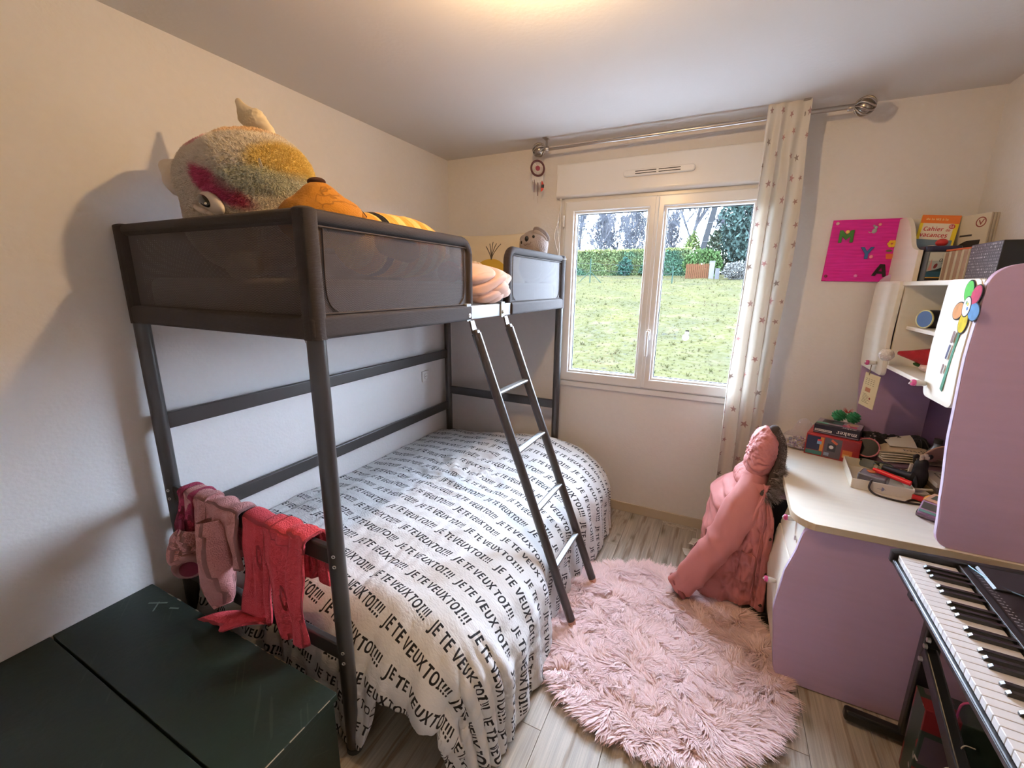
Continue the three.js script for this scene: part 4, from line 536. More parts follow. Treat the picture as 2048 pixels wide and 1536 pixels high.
  for (let i = 0; i < 1500; i++) { const u = r(), p = path.getPointAt(u), wide = lerp(0.014, 0.038, smooth(0.45, 0.8, u)); p.x += (r() - 0.5) * wide; p.y += (r() - 0.5) * wide; p.z += (r() - 0.4) * wide; const d = V3(0.55 * (r() - 0.3) + 0.25, (r() - 0.55) * 0.9, 0.5 * (r() - 0.2) + 0.35).normalize(), s = lerp(0.5, 1.15, smooth(0.4, 0.8, u)) * (0.7 + r() * 0.6), k = r(); fur.push([mtx(p, new THREE.Quaternion().setFromUnitVectors(V3(0, 1, 0), d), V3(1, s, 1)), k < 0.45 ? lin(0.24, 0.19, 0.16) : k < 0.8 ? lin(0.09, 0.065, 0.055) : lin(0.48, 0.42, 0.38)]); }
  stuffOf('fur_trim', tuft, mat({ color: lin(1, 1, 1), roughness: 0.6 }), t, fur);
  mesh('fur_base', tube(path.getPoints(12).map((p) => p.toArray()), 0.026, 40, 10), mat({ color: lin(0.07, 0.05, 0.045), roughness: 1 }), t); }
// ---------- desk and hutch ----------
const lamTex = (a, b) => dtex(256, 256, (() => { const f = tile((u, v) => fbm(u * 4, v * 40, a, 4)); return (u, v) => { const k = 1 + f(u, v) * 0.05; return b.map((c) => c * k); }; })());
M.lilac = mat({ map: lamTex(3, [0.80, 0.675, 0.79]), roughness: 0.5, bumpMap: rep(grainBump, 3), bumpScale: 0.0004 });
M.lilacEdge = mat({ color: lin(0.62, 0.52, 0.66), roughness: 0.4 });
M.purple = mat({ color: lin(0.13, 0.07, 0.14), roughness: 0.5 });
M.cream = mat({ map: lamTex(5, [0.925, 0.90, 0.845]), roughness: 0.45 });
M.desktop = phys({ map: lamTex(9, [0.93, 0.905, 0.85]), roughness: 0.38, clearcoat: 0.15, clearcoatRoughness: 0.35 });
M.maple = mat({ color: lin(0.55, 0.44, 0.30), roughness: 0.5 });
M.pinkPlastic = mat({ color: lin(0.62, 0.08, 0.24), roughness: 0.4 });
const curveX = (pts) => (y) => { let i = 0; while (i < pts.length - 2 && y > pts[i + 1][0]) i++; const [a, b] = pts[i], [c, d] = pts[i + 1]; return lerp(b, d, smooth(0, 1, clamp((y - a) / (c - a))) * 0.35 + clamp((y - a) / (c - a)) * 0.65); };
const deskX = curveX([[0, 2.335], [0.15, 2.315], [0.33, 2.293], [0.5, 2.307], [0.62, 2.335], [0.72, 2.35]]);
const hutX = curveX([[0.75, 2.712], [0.84, 2.706], [0.93, 2.697], [1.15, 2.677], [1.4, 2.667], [1.62, 2.672], [1.70, 2.68]]);
function sidePanel(prof, y0, y1, top, rb0, rt, z0, z1, back = 2.995) {   // outline in x / y, extruded along z
  const s = new THREE.Shape(), n = 24; s.moveTo(back, y0); s.lineTo(prof(y0) + rb0, y0); s.quadraticCurveTo(prof(y0), y0, prof(y0 + rb0), y0 + rb0);
  for (let i = 1; i <= n; i++) { const y = lerp(y0 + rb0, y1 - rt, i / n); s.lineTo(prof(y), y); } s.quadraticCurveTo(prof(y1), y1 - 0.002, prof(y1) + rt, y1 + 0.01); s.lineTo(back, y1 + top); s.closePath(); return muv(extr(s, z1 - z0, 0.0015).translate(0, 0, z0)); }
function edgeStrip(prof, y0, y1, z0, z1) { return grid(1, 40, (u, v) => { const y = lerp(y0, y1, v); return [prof(y) - 0.0012, y, lerp(z1 - 0.002, z0 + 0.002, u)]; }); }
function frontPanel(prof, y0, y1, z0, z1, t, off, r = 0.03) {   // a bulging front between two heights
  const s = rrect(z1 - z0, y1 - y0, r), g = new THREE.ExtrudeGeometry(s, { depth: t - 0.004, bevelEnabled: true, bevelSize: 0.002, bevelThickness: 0.002, bevelOffset: -0.002, bevelSegments: 2, curveSegments: 8 });
  const q = BGU.toCreasedNormals(subdivideY(g, 10), 0.6), p = q.attributes.position; const out = [];
  for (let i = 0; i < p.count; i++) { const y = p.getY(i) + (y0 + y1) / 2; out.push(prof(y) + off + t - 0.002 - p.getZ(i), y, p.getX(i) + (z0 + z1) / 2); }
  q.setAttribute('position', new THREE.Float32BufferAttribute(out, 3)); q.computeVertexNormals(); return muv(BGU.toCreasedNormals(q, 0.6)); }
function subdivideY(g, n) { let q = g.index ? g.toNonIndexed() : g; for (let k = 0; k < 4; k++) { const p = q.attributes.position, P = []; for (let i = 0; i < p.count; i += 3) { const v = [0, 1, 2].map((j) => [p.getX(i + j), p.getY(i + j), p.getZ(i + j)]), span = Math.max(...v.map((a) => a[1])) - Math.min(...v.map((a) => a[1])); if (span < 0.035) P.push(...v.flat()); else { const m = (a, b) => a.map((c, j) => (c + b[j]) / 2), [a, b, c] = v, ab = m(a, b), bc = m(b, c), ca = m(c, a); P.push(...a, ...ab, ...ca, ...ab, ...b, ...bc, ...ca, ...bc, ...c, ...ab, ...bc, ...ca); } } q = new THREE.BufferGeometry(); q.setAttribute('position', new THREE.Float32BufferAttribute(P, 3)); q.computeVertexNormals(); } return q; }
function knob(parent, x, y, z) { const k = mesh('knob', [put(lathe([[0, 0.004], [0.008, 0.004], [0.0095, 0.012], [0.011, 0.026], [0.010, 0.034], [0, 0.034]], 20), x, y, z, 0, 0, PI / 2)], mat({ color: lin(0.6, 0.58, 0.53), roughness: 0.35 }), parent); mesh('knob_tip', [put(lathe([[0, 0.034], [0.0112, 0.0335], [0.0125, 0.040], [0.010, 0.046], [0, 0.048]], 20), x, y, z, 0, 0, PI / 2)], M.pinkPlastic, k); for (const d of [-1, 1]) mesh('petal', ball([x - 0.047, y + d * 0.004, z + d * 0.004], 0.0042), mat({ color: lin(0.7, 0.66, 0.68) }), k); }
const DT = 0.75;
{ const t = thing('desk', 'cream topped lilac desk with rounded corner, along the right wall', 'desk');
  const s = new THREE.Shape(); s.moveTo(2.995, -0.012); s.lineTo(2.345, -0.012); s.quadraticCurveTo(2.327, -0.02, 2.326, -0.05); s.lineTo(2.303, -1.00); s.quadraticCurveTo(2.297, -1.085, 2.37, -1.112); s.lineTo(2.76, -1.098); s.lineTo(2.995, -1.098); s.closePath();
  mesh('desktop', muv(extr(s, 0.028, 0.0015, 16).rotateX(-PI / 2).translate(0, DT - 0.028, 0)), [M.desktop, M.maple], t);
  mesh('side_panel', [sidePanel(deskX, 0.004, 0.706, 0.014, 0.05, 0.02, 1.062, 1.084)], M.lilac, t); mesh('side_edge', edgeStrip(deskX, 0.055, 0.68, 1.062, 1.084), M.lilacEdge, t);
  mesh('side_panel', [sidePanel(deskX, 0.004, 0.706, 0.014, 0.05, 0.02, 0.03, 0.052)], M.lilac, t);
  mesh('back_panel', plain(2.97, 0.1, 0.052, 2.985, 0.72, 1.062), M.purple, t);
  mesh('pedestal_side', plain(2.36, 0.02, 0.735, 2.96, 0.72, 0.753), M.cream, t);
  const d = mesh('drawer', frontPanel((y) => deskX(y) + 0.004, 0.548, 0.70, 0.738, 1.058, 0.018, 0, 0.012), M.cream, t); knob(d, 2.345, 0.665, 0.93); mesh('keyhole', [put(new THREE.CylinderGeometry(0.009, 0.009, 0.004, 20), 2.333, 0.628, 1.02, 0, 0, PI / 2)], M.bolt, d);
  const e = mesh('door', frontPanel((y) => deskX(y) + 0.004, 0.06, 0.542, 0.738, 1.058, 0.018, 0, 0.012), M.cream, t); knob(e, 2.303, 0.40, 1.0);
  mesh('plinth', plain(2.40, 0.002, 0.755, 2.96, 0.06, 1.06), M.cream, t); }
{ const t = thing('desk_hutch', 'lilac and cream hutch with curved doors standing on the desk', 'shelf unit');
  const y0 = DT + 0.001;
  for (const [a, b] of [[1.064, 1.086], [0.036, 0.058]]) { mesh('side_panel', sidePanel(hutX, y0, 1.672, 0.055, 0.045, 0.05, a, b), M.lilac, t); mesh('side_edge', edgeStrip(hutX, y0 + 0.04, 1.63, a, b), M.lilacEdge, t); }
  mesh('back_panel', plain(2.978, y0, 0.058, 2.994, 1.25, 1.064), M.purple, t); mesh('back_panel', plain(2.978, 1.25, 0.058, 2.994, 1.63, 1.064), M.cream, t);
  mesh('shelf', box3(2.672, 1.622, 0.058, 2.978, 1.640, 1.064), M.cream, t); mesh('shelf', box3(2.71, 1.432, 0.415, 2.978, 1.448, 0.835), M.cream, t); mesh('shelf', box3(2.678, 1.250, 0.058, 2.978, 1.268, 1.064), M.cream, t);
  mesh('divider', plain(2.692, 1.268, 0.836, 2.978, 1.622, 0.852), M.cream, t); mesh('divider', [plain(2.680, 1.268, 0.396, 2.978, 1.622, 0.412)], M.cream, t);
  const fd = mesh('door', frontPanel(hutX, 1.212, 1.642, 0.066, 0.405, 0.018, -0.012, 0.035), M.cream, t); knob(fd, hutX(1.26) - 0.012, 1.262, 0.335);
  const nd = mesh('door', frontPanel(hutX, 1.225, 1.642, 0.838, 1.061, 0.018, -0.004, 0.035), M.cream, t); knob(nd, hutX(1.27) - 0.004, 1.272, 0.868);
  // raised corner shelf on top
  const s = new THREE.Shape(); s.moveTo(-0.006, 1.641); s.lineTo(-0.34, 1.641); s.lineTo(-0.34, 1.775); s.bezierCurveTo(-0.22, 1.785, -0.24, 1.83, -0.205, 1.86); s.bezierCurveTo(-0.17, 1.91, -0.12, 1.947, -0.06, 1.947); s.lineTo(-0.006, 1.947); s.closePath();
  mesh('corner_side', muv(extr(s, 0.018, 0.0015).rotateY(PI / 2).translate(2.716, 0, 0)), M.cream, t); mesh('corner_back', box3(2.734, 1.641, 0.004, 2.98, 1.945, 0.018), M.cream, t); }
{ // paper flower on the near door
  const t = thing('paper_flower', 'coloured paper flower with a green stem stuck on the near hutch door', 'paper flower');
  const X = (y) => hutX(y) - 0.0065, flat = (shape, d, y, z, a = 0) => { const g = extr(shape, 0.0012, 0.0003, 20).rotateZ(a); const p = g.attributes.position; for (let i = 0; i < p.count; i++) { const yy = p.getY(i) + y; p.setXYZ(i, X(yy) - d - p.getZ(i), yy, p.getX(i) + z); } g.computeVertexNormals(); return g; };
  const el = (a, b) => { const s = new THREE.Shape(); s.absellipse(0, 0, a, b, 0, 2 * PI); return s; };
  const ink = mat({ color: lin(0.01, 0.01, 0.012), roughness: 0.8 }), pen = (c, s) => mat({ map: dtex(128, 128, (u, v) => { const k = 0.9 + 0.16 * fbm(u * 30 + v * 8, v * 5, s, 3) + 0.06 * N3(u * 60, v * 60, s); return c.map((q) => q * k); }), roughness: 0.85 });
  const cy = 1.555, cz = 1.022; [[0.072, 0.062, [0.40, 0.85, 0.38]], [1.10, 0.062, [0.83, 0.27, 0.42]], [2.2, 0.06, [0.42, 0.63, 0.85]], [3.45, 0.06, [0.92, 0.82, 0.16]], [4.75, 0.056, [0.90, 0.64, 0.42]]].forEach(([a, l, c], i) => { const dy = Math.cos(a - 0.35), dz = Math.sin(a - 0.35), y = cy + dy * 0.050, z = cz + dz * 0.050, rot = Math.atan2(-dz, dy); const p = mesh('petal', flat(el(0.026, 0.033), 0.0008, y, z, rot), pen(c, i), t); mesh('petal_outline', flat(el(0.0292, 0.0362), 0, y, z, rot), ink, p); });
  const c = mesh('centre', flat(el(0.0225, 0.030), 0.0018, cy, cz, 0.1), mat({ color: lin(0.86, 0.86, 0.88) }), t); mesh('centre_outline', flat(el(0.026, 0.0335), 0.0012, cy, cz, 0.1), ink, c);
  for (const [dy, dz, col] of [[0.012, -0.004, lin(0.2, 0.45, 0.2)], [0.008, 0.006, lin(0.75, 0.65, 0.1)], [-0.006, 0.009, lin(0.1, 0.25, 0.6)]]) mesh('spot', flat(rrect(0.008, 0.010, 0.002), 0.0026, cy + dy, cz + dz, 0.3), mat({ color: col }), c);
  mesh('stem', flat(poly([[0.006, 0], [-0.006, 0], [-0.046, -0.215], [-0.030, -0.222]]), 0.0004, 1.492, 1.022), mat({ color: lin(0.075, 0.25, 0.16), roughness: 0.8 }), t);
  one('clip_pen', [flat(rrect(0.010, 0.05, 0.004), 0.0022, 1.405, 0.985, -0.18)], mat({ color: lin(0.05, 0.045, 0.12) }), 'dark blue slip of paper beside the green flower stem', 'paper'); one('brown_sticker', [flat(rrect(0.014, 0.04, 0.006), 0.0022, 1.455, 0.993, -0.1), flat(rrect(0.009, 0.034, 0.004), 0.0022, 1.345, 0.972, -0.2)], mat({ color: lin(0.22, 0.12, 0.11) }), 'brown and dusky sticker slips around the blue slip by the stem', 'sticker'); }
// ---------- pinboard ----------
function letter(ch, size, depth, m, x, y, z, rot) { const S = { M: [[0, 0], [0.22, 0], [0.22, 0.5], [0.5, 0.2], [0.78, 0.5], [0.78, 0], [1, 0], [1, 1], [0.78, 1], [0.5, 0.62], [0.22, 1], [0, 1]], Y: [[0.38, 0], [0.62, 0], [0.62, 0.42], [0.98, 1], [0.72, 1], [0.5, 0.63], [0.28, 1], [0.02, 1], [0.38, 0.42]], A: [[0, 0], [0.24, 0], [0.31, 0.22], [0.69, 0.22], [0.76, 0], [1, 0], [0.66, 1], [0.34, 1]] }[ch]; const s = poly(S.map(([a, b]) => [(a - 0.5) * size, (b - 0.5) * size])); if (ch === 'A') { const h = new THREE.Path(); [[0.38, 0.42], [0.5, 0.76], [0.62, 0.42]].forEach(([a, b], i) => h[i ? 'lineTo' : 'moveTo']((a - 0.5) * size, (b - 0.5) * size)); h.closePath(); s.holes.push(h); } return put(extr(s, depth, 0.0015), x, y, z, 0, 0, rot); }
{ const tex = dtex(512, 512, (u, v) => { const a = fbm(u * 3, v * 34, 2, 4), b = fbm(u * 10, v * 10, 5, 3); return [0.85 + a * 0.12, 0.085 + a * 0.09 + b * 0.05, 0.56 + a * 0.10 + b * 0.05]; });
  const t = thing('pinboard', 'hot pink painted square board on the back wall above the desk', 'board', [2.596, 1.80, 0.003]);
  const s = poly([[-0.152, 0.155], [0.152, 0.152], [0.150, -0.158], [-0.160, -0.156]]); const g = extr(s, 0.010, 0.0015); { const p = g.attributes.position, uv = []; for (let i = 0; i < p.count; i++) uv.push(p.getX(i) / 0.31 + 0.5, p.getY(i) / 0.31 + 0.5); g.setAttribute('uv', new THREE.Float32BufferAttribute(uv, 2)); } mesh('panel', g, mat({ map: tex, roughness: 0.6, bumpMap: grainBump, bumpScale: 0.001 }), t);
  const L = (ch, m, dx, dy, rot, nm, lab, s = 0.062) => { one('wooden_letter', letter(ch, s, 0.007, m, 2.596 + dx, 1.80 + dy, 0.0132, rot), m, lab, 'letter'); };
  L('M', mat({ color: lin(0.055, 0.21, 0.03), roughness: 0.6 }), -0.087, 0.072, 0, 'm', 'green wooden letter M on the pink board'); L('Y', mat({ color: lin(0.045, 0.14, 0.34), roughness: 0.6 }), 0.012, -0.013, 0, 'y', 'blue wooden letter Y on the pink board', 0.06); L('A', mat({ color: lin(0.02, 0.013, 0.015), roughness: 0.6 }), 0.083, -0.10, -0.12, 'a', 'black wooden letter A on the pink board', 0.062);
  const mag = (x, y, c, lab) => one('round_magnet', put(lathe([[0, 0.006], [0.005, 0.006], [0.0078, 0.003], [0.0078, 0]], 20), 2.596 + x, 1.80 + y, 0.0131, PI / 2), mat({ color: c, roughness: 0.4 }), lab, 'magnet');
  mag(-0.133, 0.138, lin(0.72, 0.5, 0.45), 'pale pink magnet in the upper outer corner of the pink board'); mag(-0.145, -0.130, lin(0.22, 0.01, 0.05), 'dark red magnet in the lower outer corner of the pink board'); mag(-0.016, -0.128, lin(0.72, 0.2, 0.45), 'rose magnet at the bottom middle of the pink board');
  one('round_magnet', put(lathe([[0, 0.006], [0.006, 0.006], [0.009, 0.003], [0.009, 0]], 20), 2.511, 1.894, 0.0205, PI / 2), mat({ color: lin(0.85, 0.5, 0.12) }), 'orange magnet holding the green letter M', 'magnet'); one('round_magnet', put(lathe([[0, 0.006], [0.006, 0.006], [0.009, 0.003], [0.009, 0]], 20), 2.628, 1.768, 0.0205, PI / 2), mat({ color: lin(0.85, 0.22, 0.3) }), 'salmon magnet holding the blue letter Y', 'magnet');
  const mo = thing('mouse_magnet', 'tiny grey and white mouse magnet at the top of the pink board', 'magnet', [2.622, 1.907, 0.0135]), gm = mat({ color: lin(0.38, 0.38, 0.38), roughness: 0.7 }); mesh('body', ball([0, -0.012, 0.003], [0.010, 0.013, 0.004], 0, -0.3), gm, mo); mesh('head', ball([0.004, 0.005, 0.004], [0.008, 0.008, 0.004]), gm, mo); mesh('ear', [ball([-0.005, 0.013, 0.004], [0.005, 0.005, 0.002])], gm, mo); mesh('balloon', ball([0.018, 0.018, 0.004], [0.007, 0.007, 0.004]), mat({ color: lin(0.85, 0.35, 0.35) }), mo); mesh('tail', tube([[-0.006, -0.018, 0.002], [-0.018, -0.02, 0.002], [-0.022, -0.016, 0.002]], 0.002, 12, 6), mat({ color: lin(0.75, 0.55, 0.55) }), mo);
  const fl = thing('flower_magnet', 'yellow flower shaped magnet with orange pot at the edge of the pink board', 'magnet', [2.703, 1.83, 0.0135]), ye = mat({ color: lin(0.8, 0.52, 0.03) }); mesh('blossom', Array.from({ length: 6 }, (_, i) => ball([0.011 * Math.cos(i * 1.05), 0.011 * Math.sin(i * 1.05), 0.003], [0.008, 0.008, 0.003])), ye, fl); mesh('leaf', ball([-0.006, -0.034, 0.003], [0.013, 0.005, 0.003]), mat({ color: lin(0.16, 0.2, 0.06) }), fl); mesh('pot', put(extr(poly([[-0.012, 0], [0.012, 0], [0.016, 0.026], [-0.016, 0.026]]), 0.005, 0.001), 0.0, -0.075, 0), mat({ color: lin(0.7, 0.13, 0.03) }), fl); }
// ---------- on top of the hutch ----------
const HT = 1.6405;
const face = (w, h, d, front, other, r = 0.003) => { const g = muv(rb(w, h, d, r)); return g; };
function printed(name, w, h, d, tex, side, label, cat, pos, rot, group, name2 = 'front_print') {   // a box with a print on its +z face
  const t = thing(name, label, cat, pos, 0, group); t.rotation.set(...rot); mesh('body', muv(rb(w, h, d, 0.0025)), side, t); mesh(name2, new THREE.PlaneGeometry(w - 0.002, h - 0.002).translate(0, 0, d / 2 + 0.0006), mat({ map: tex, roughness: 0.45 }), t); return t; }
M.paper = mat({ color: lin(0.70, 0.64, 0.53), roughness: 0.85 });
{ const tin = thing('storage_tin', 'printed tin with navy lid and sea scene on the hutch top', 'tin', [2.798, HT, 0.293], 0.06);
  const tex = ctex(512, 512, (x, w, h) => { x.fillStyle = '#a9b7bb'; x.fillRect(0, 0, w, h); x.fillStyle = '#cfd4cf'; x.fillRect(0, 0, w, h * 0.3); x.fillStyle = '#c9938f'; x.beginPath(); x.moveTo(15, 330); x.lineTo(60, 110); x.lineTo(90, 330); x.fill(); x.fillStyle = '#1f3a46'; x.beginPath(); x.moveTo(0, 350); x.quadraticCurveTo(200, 320, 300, 260); x.quadraticCurveTo(420, 210, 512, 230); x.lineTo(512, 470); x.lineTo(0, 470); x.fill(); x.fillStyle = '#2c5a72'; x.fillRect(0, 350, 280, 110); x.fillStyle = '#cfd8da'; x.beginPath(); x.ellipse(360, 380, 80, 22, 0.1, 0, 7); x.fill(); x.fillStyle = '#14181c'; x.beginPath(); x.ellipse(370, 362, 36, 22, 0.2, 0, 7); x.fill(); x.fillStyle = '#caa24a'; x.fillRect(0, 452, w, 22); x.fillStyle = '#171b2c'; x.fillRect(0, 474, w, 38); x.fillStyle = '#7a2f3a'; x.beginPath(); x.ellipse(150, 250, 30, 50, 0.5, 0, 7); x.fill(); x.fillStyle = '#18161a'; x.font = 'bold italic 84px serif'; x.fillText('Ourson', 190, 175); x.font = '24px serif'; x.fillText('LES', 300, 95); x.fillText('ET SES AMIS', 250, 215); });
  mesh('body', extr(rrect(0.118, 0.105, 0.02), 0.128, 0.002).rotateX(-PI / 2), mat({ color: lin(0.12, 0.14, 0.17), roughness: 0.35, metalness: 0.3 }), tin); mesh('print', new THREE.PlaneGeometry(0.092, 0.118).translate(0, 0.065, 0.0533), mat({ map: tex, roughness: 0.35 }), tin); mesh('lid', extr(rrect(0.124, 0.111, 0.022), 0.024, 0.004).rotateX(-PI / 2).translate(0, 0.127, 0), mat({ color: lin(0.014, 0.016, 0.05), roughness: 0.3 }), tin);
  const ra = mat({ color: lin(0.55, 0.03, 0.025), roughness: 0.4 }); one('red_ball_figure', [ball([2.804, HT + 0.168, 0.29], [0.021, 0.017, 0.019])], ra, 'small glossy red ball on the lid of the printed tin', 'ball');
  const cah = ctex(512, 700, (x, w, h) => { x.fillStyle = '#e9e0cd'; x.fillRect(0, 0, w, h); x.fillStyle = '#e2741d'; x.fillRect(0, 0, w, 150); x.fillStyle = '#eddca0'; x.font = 'bold 50px sans-serif'; x.fillText('de la MS à la', 60, 95); x.fillStyle = '#e8cf28'; x.fillRect(w - 60, 150, 60, h); x.fillRect(0, 150, 40, h); x.fillStyle = '#b9262c'; x.font = 'bold 104px sans-serif'; x.save(); x.transform(0.82, 0, -0.1, 1, 70, 0); x.fillText('Cahier', 20, 290); x.font = 'bold 64px sans-serif'; x.fillText('de', 390, 290); x.font = 'bold 104px sans-serif'; x.fillText('vacances', 0, 400); x.restore(); x.beginPath(); x.arc(430, 200, 42, 0, 7); x.fill(); x.fillStyle = '#f2e4cf'; x.font = 'bold 50px sans-serif'; x.fillText('GS', 395, 218); });
  printed('workbook', 0.135, 0.185, 0.010, cah, mat({ color: lin(0.75, 0.55, 0.05), roughness: 0.5 }), 'orange and yellow holiday workbook leaning behind the tin', 'book', [2.822, HT + 0.214, 0.150], [-0.30, -0.12, -0.15]);
  const blu = ctex(256, 256, (x, w, h) => { x.fillStyle = '#6e8794'; x.fillRect(0, 0, w, h); x.fillStyle = '#d8cbb2'; x.beginPath(); x.ellipse(140, 60, 50, 24, 0, 0, 7); x.fill(); x.fillStyle = '#8c6a45'; x.font = 'bold 22px sans-serif'; x.fillText('Nuage', 106, 68); x.fillStyle = '#c0803c'; x.beginPath(); x.ellipse(40, 90, 16, 34, 0.5, 0, 7); x.fill(); });
  printed('picture_book', 0.130, 0.18, 0.008, blu, M.paper, 'grey blue picture book leaning in front of the holiday workbook', 'book', [2.800, HT + 0.105, 0.180], [-0.24, -0.12, -0.14]);
  const mg = ctex(512, 640, (x, w, h) => { x.fillStyle = '#d9cfbb'; x.fillRect(0, 0, w, h); x.fillStyle = '#2a2020'; x.beginPath(); x.moveTo(60, 640); x.quadraticCurveTo(120, 320, 330, 250); x.lineTo(460, 250); x.lineTo(420, 640); x.fill(); x.strokeStyle = '#8a3b30'; x.lineWidth = 10; x.beginPath(); x.arc(430, 80, 44, 0, 7); x.stroke(); x.beginPath(); x.moveTo(410, 60); x.lineTo(430, 100); x.lineTo(455, 55); x.stroke(); x.fillStyle = '#3b3638'; x.fillRect(250, 190, 120, 18); });
  for (let i = 0; i < 3; i++) { const t = printed('comic_album', 0.20, 0.285, 0.011, mg, M.paper, ['cream comic album with a dark picture, front one of the tall albums', 'tall comic album, middle one of the three behind the tin', 'tall comic album nearest the corner of the back wall'][i], 'book', [2.912 + i * 0.013, HT + 0.150, 0.150 - i * 0.008], [-0.04, -0.95, 0.0], null); }
  for (let i = 0; i < 4; i++) { const t = thing('brown_book', ['brown book next to the printed tin, pages outward', 'second brown book from the printed tin', 'third brown book from the printed tin', 'brown book against the lettered black box'][i], 'book', [2.868, HT, 0.378 + i * 0.054], -0.0); mesh('pages', muv(rb(0.13, 0.118, 0.038, 0.002).translate(0, 0.060, 0)), mat({ color: lin(0.36, 0.22, 0.14), roughness: 0.85, bumpMap: rep(weaveBump, 2, 30), bumpScale: 0.0006 }), t); for (const z of [0.0215, -0.0215]) mesh('cover', muv(rb(0.134, 0.122, 0.003, 0.001).translate(0, 0.0615, z)), M.paper, t); }
  one('orange_folder', (() => { const g = put(extr(poly([[-0.11, 0.02], [0.17, -0.055], [0.20, 0.06], [0.02, 0.09]]), 0.008, 0.002).rotateX(-PI / 2), 2.83, HT + 0.126, 0.44, 0, -1.15, 0); return g; })(), mat({ color: lin(0.62, 0.12, 0.035), roughness: 0.5 }), 'orange red folder lying across the brown books', 'folder');
  const lt = ctex(512, 512, (x, w, h) => { x.fillStyle = '#4b4648'; x.fillRect(0, 0, w, h); const r = rng(7), A = 'ABCDEFGHIJKLMNOPQRSTUVWXYZ'; for (let i = 0; i < 12; i++) for (let j = 0; j < 16; j++) { x.fillStyle = r() < 0.22 ? '#d9d3d0' : '#8f8889'; x.font = 'bold 32px sans-serif'; x.fillText(A[Math.floor(r() * 26)], 10 + j * 31.5, 38 + i * 42); } });
  const bx = printed('lettered_box', 0.21, 0.132, 0.17, lt, mat({ color: lin(0.012, 0.012, 0.013), roughness: 0.6 }), 'black storage box printed with rows of letters, on the hutch top', 'box', [2.878, HT + 0.0665, 0.705], [0, -PI / 2, 0]); }
// ---------- in the hutch ----------
{ const t = thing('lidded_tube', 'dark cardboard tube with a blue end lying on the middle shelf', 'tube', [2.725, 1.4485 + 0.0385, 0.545], 0.45);
  mesh('body', put(new THREE.CylinderGeometry(0.037, 0.037, 0.16, 32), 0.08, 0, 0, 0, 0, PI / 2), mat({ color: lin(0.015, 0.015, 0.03), roughness: 0.5 }), t); mesh('end_disc', put(new THREE.CylinderGeometry(0.033, 0.033, 0.004, 32), -0.001, 0, 0, 0, 0, PI / 2), mat({ color: lin(0.03, 0.075, 0.20), roughness: 0.5 }), t); mesh('rim', put(new THREE.TorusGeometry(0.0355, 0.003, 8, 40), -0.001, 0, 0, 0, PI / 2, 0), mat({ color: lin(0.55, 0.5, 0.22), roughness: 0.4 }), t); }
{ const t = thing('gnome_figure', 'little gnome with red sequin hat and white pompom lying on the lowest shelf', 'figure', [2.76, 1.268, 0.56], 0.0);
  mesh('hat', [put(lathe([[0.046, 0], [0.046, 0.012], [0.038, 0.03], [0.020, 0.085], [0.008, 0.13], [0, 0.134]], 24), 0.02, 0.062, 0.02, 0.6, 0, 1.42)], phys({ color: lin(0.45, 0.008, 0.015), roughness: 0.25, metalness: 0.3, bumpMap: rep(M.fleeceBump, 3), bumpScale: 0.003 }), t); mesh('pompom', blob([-0.118, 0.055, -0.068], (x, y, z) => ell(x, y, z, [-0.118, 0.055, -0.068], [0.026, 0.026, 0.026]), 14, 0.1, (d) => 0.005 * N3(d.x * 9, d.y * 9, d.z * 9)), cloth(lin(0.75, 0.7, 0.66)), t);
  mesh('leaf', ball([-0.02, 0.03, 0.005], [0.035, 0.010, 0.014], 0.5, -0.2), cloth(lin(0.015, 0.075, 0.015)), t); mesh('beard', blob([0.025, 0.026, 0.02], (x, y, z) => ell(x, y, z, [0.025, 0.026, 0.02], [0.055, 0.026, 0.045]), 14, 0.2, (d) => 0.004 * N3(d.x * 8, d.y * 8, d.z * 8)), cloth(lin(0.7, 0.5, 0.42)), t); }
{ const card = ctex(256, 400, (x, w, h) => { x.fillStyle = '#dccba2'; x.fillRect(0, 0, w, h); x.fillStyle = '#b9785a'; x.fillRect(60, 170, 90, 50); x.fillStyle = '#6d5b48'; for (let i = 0; i < 16; i++) { x.fillRect(30 + (i % 4) * 45, 60 + Math.floor(i / 4) * 22, 26, 5); } for (let i = 0; i < 7; i++) x.fillRect(40, 250 + i * 17, 70 + (i * 37) % 80, 4); x.fillStyle = '#8b3a30'; x.beginPath(); x.arc(170, 290, 14, 0, 7); x.fill(); });
  const t = thing('hanging_card', 'cream printed card hanging from a ribbon under the far hutch door', 'card', [2.640, 1.245, 0.335]); mesh('ribbon', boxbar([0.0, 0.012, 0], [0.004, -0.045, -0.02], 0.010, 0.002, [1, 0, 0], 0.0008), mat({ color: lin(0.25, 0.18, 0.10) }), t);
  mesh('card', put(rb(0.105, 0.165, 0.002, 0.0008), 0.012, -0.12, -0.0, 0, -PI / 2 + 0.32, -0.05), mat({ color: lin(0.62, 0.52, 0.34) }), t); mesh('card_print', put(new THREE.PlaneGeometry(0.1, 0.16), 0.0103, -0.12, 0.0005, 0, -PI / 2 + 0.32, -0.05), mat({ map: card, roughness: 0.8 }), t); }
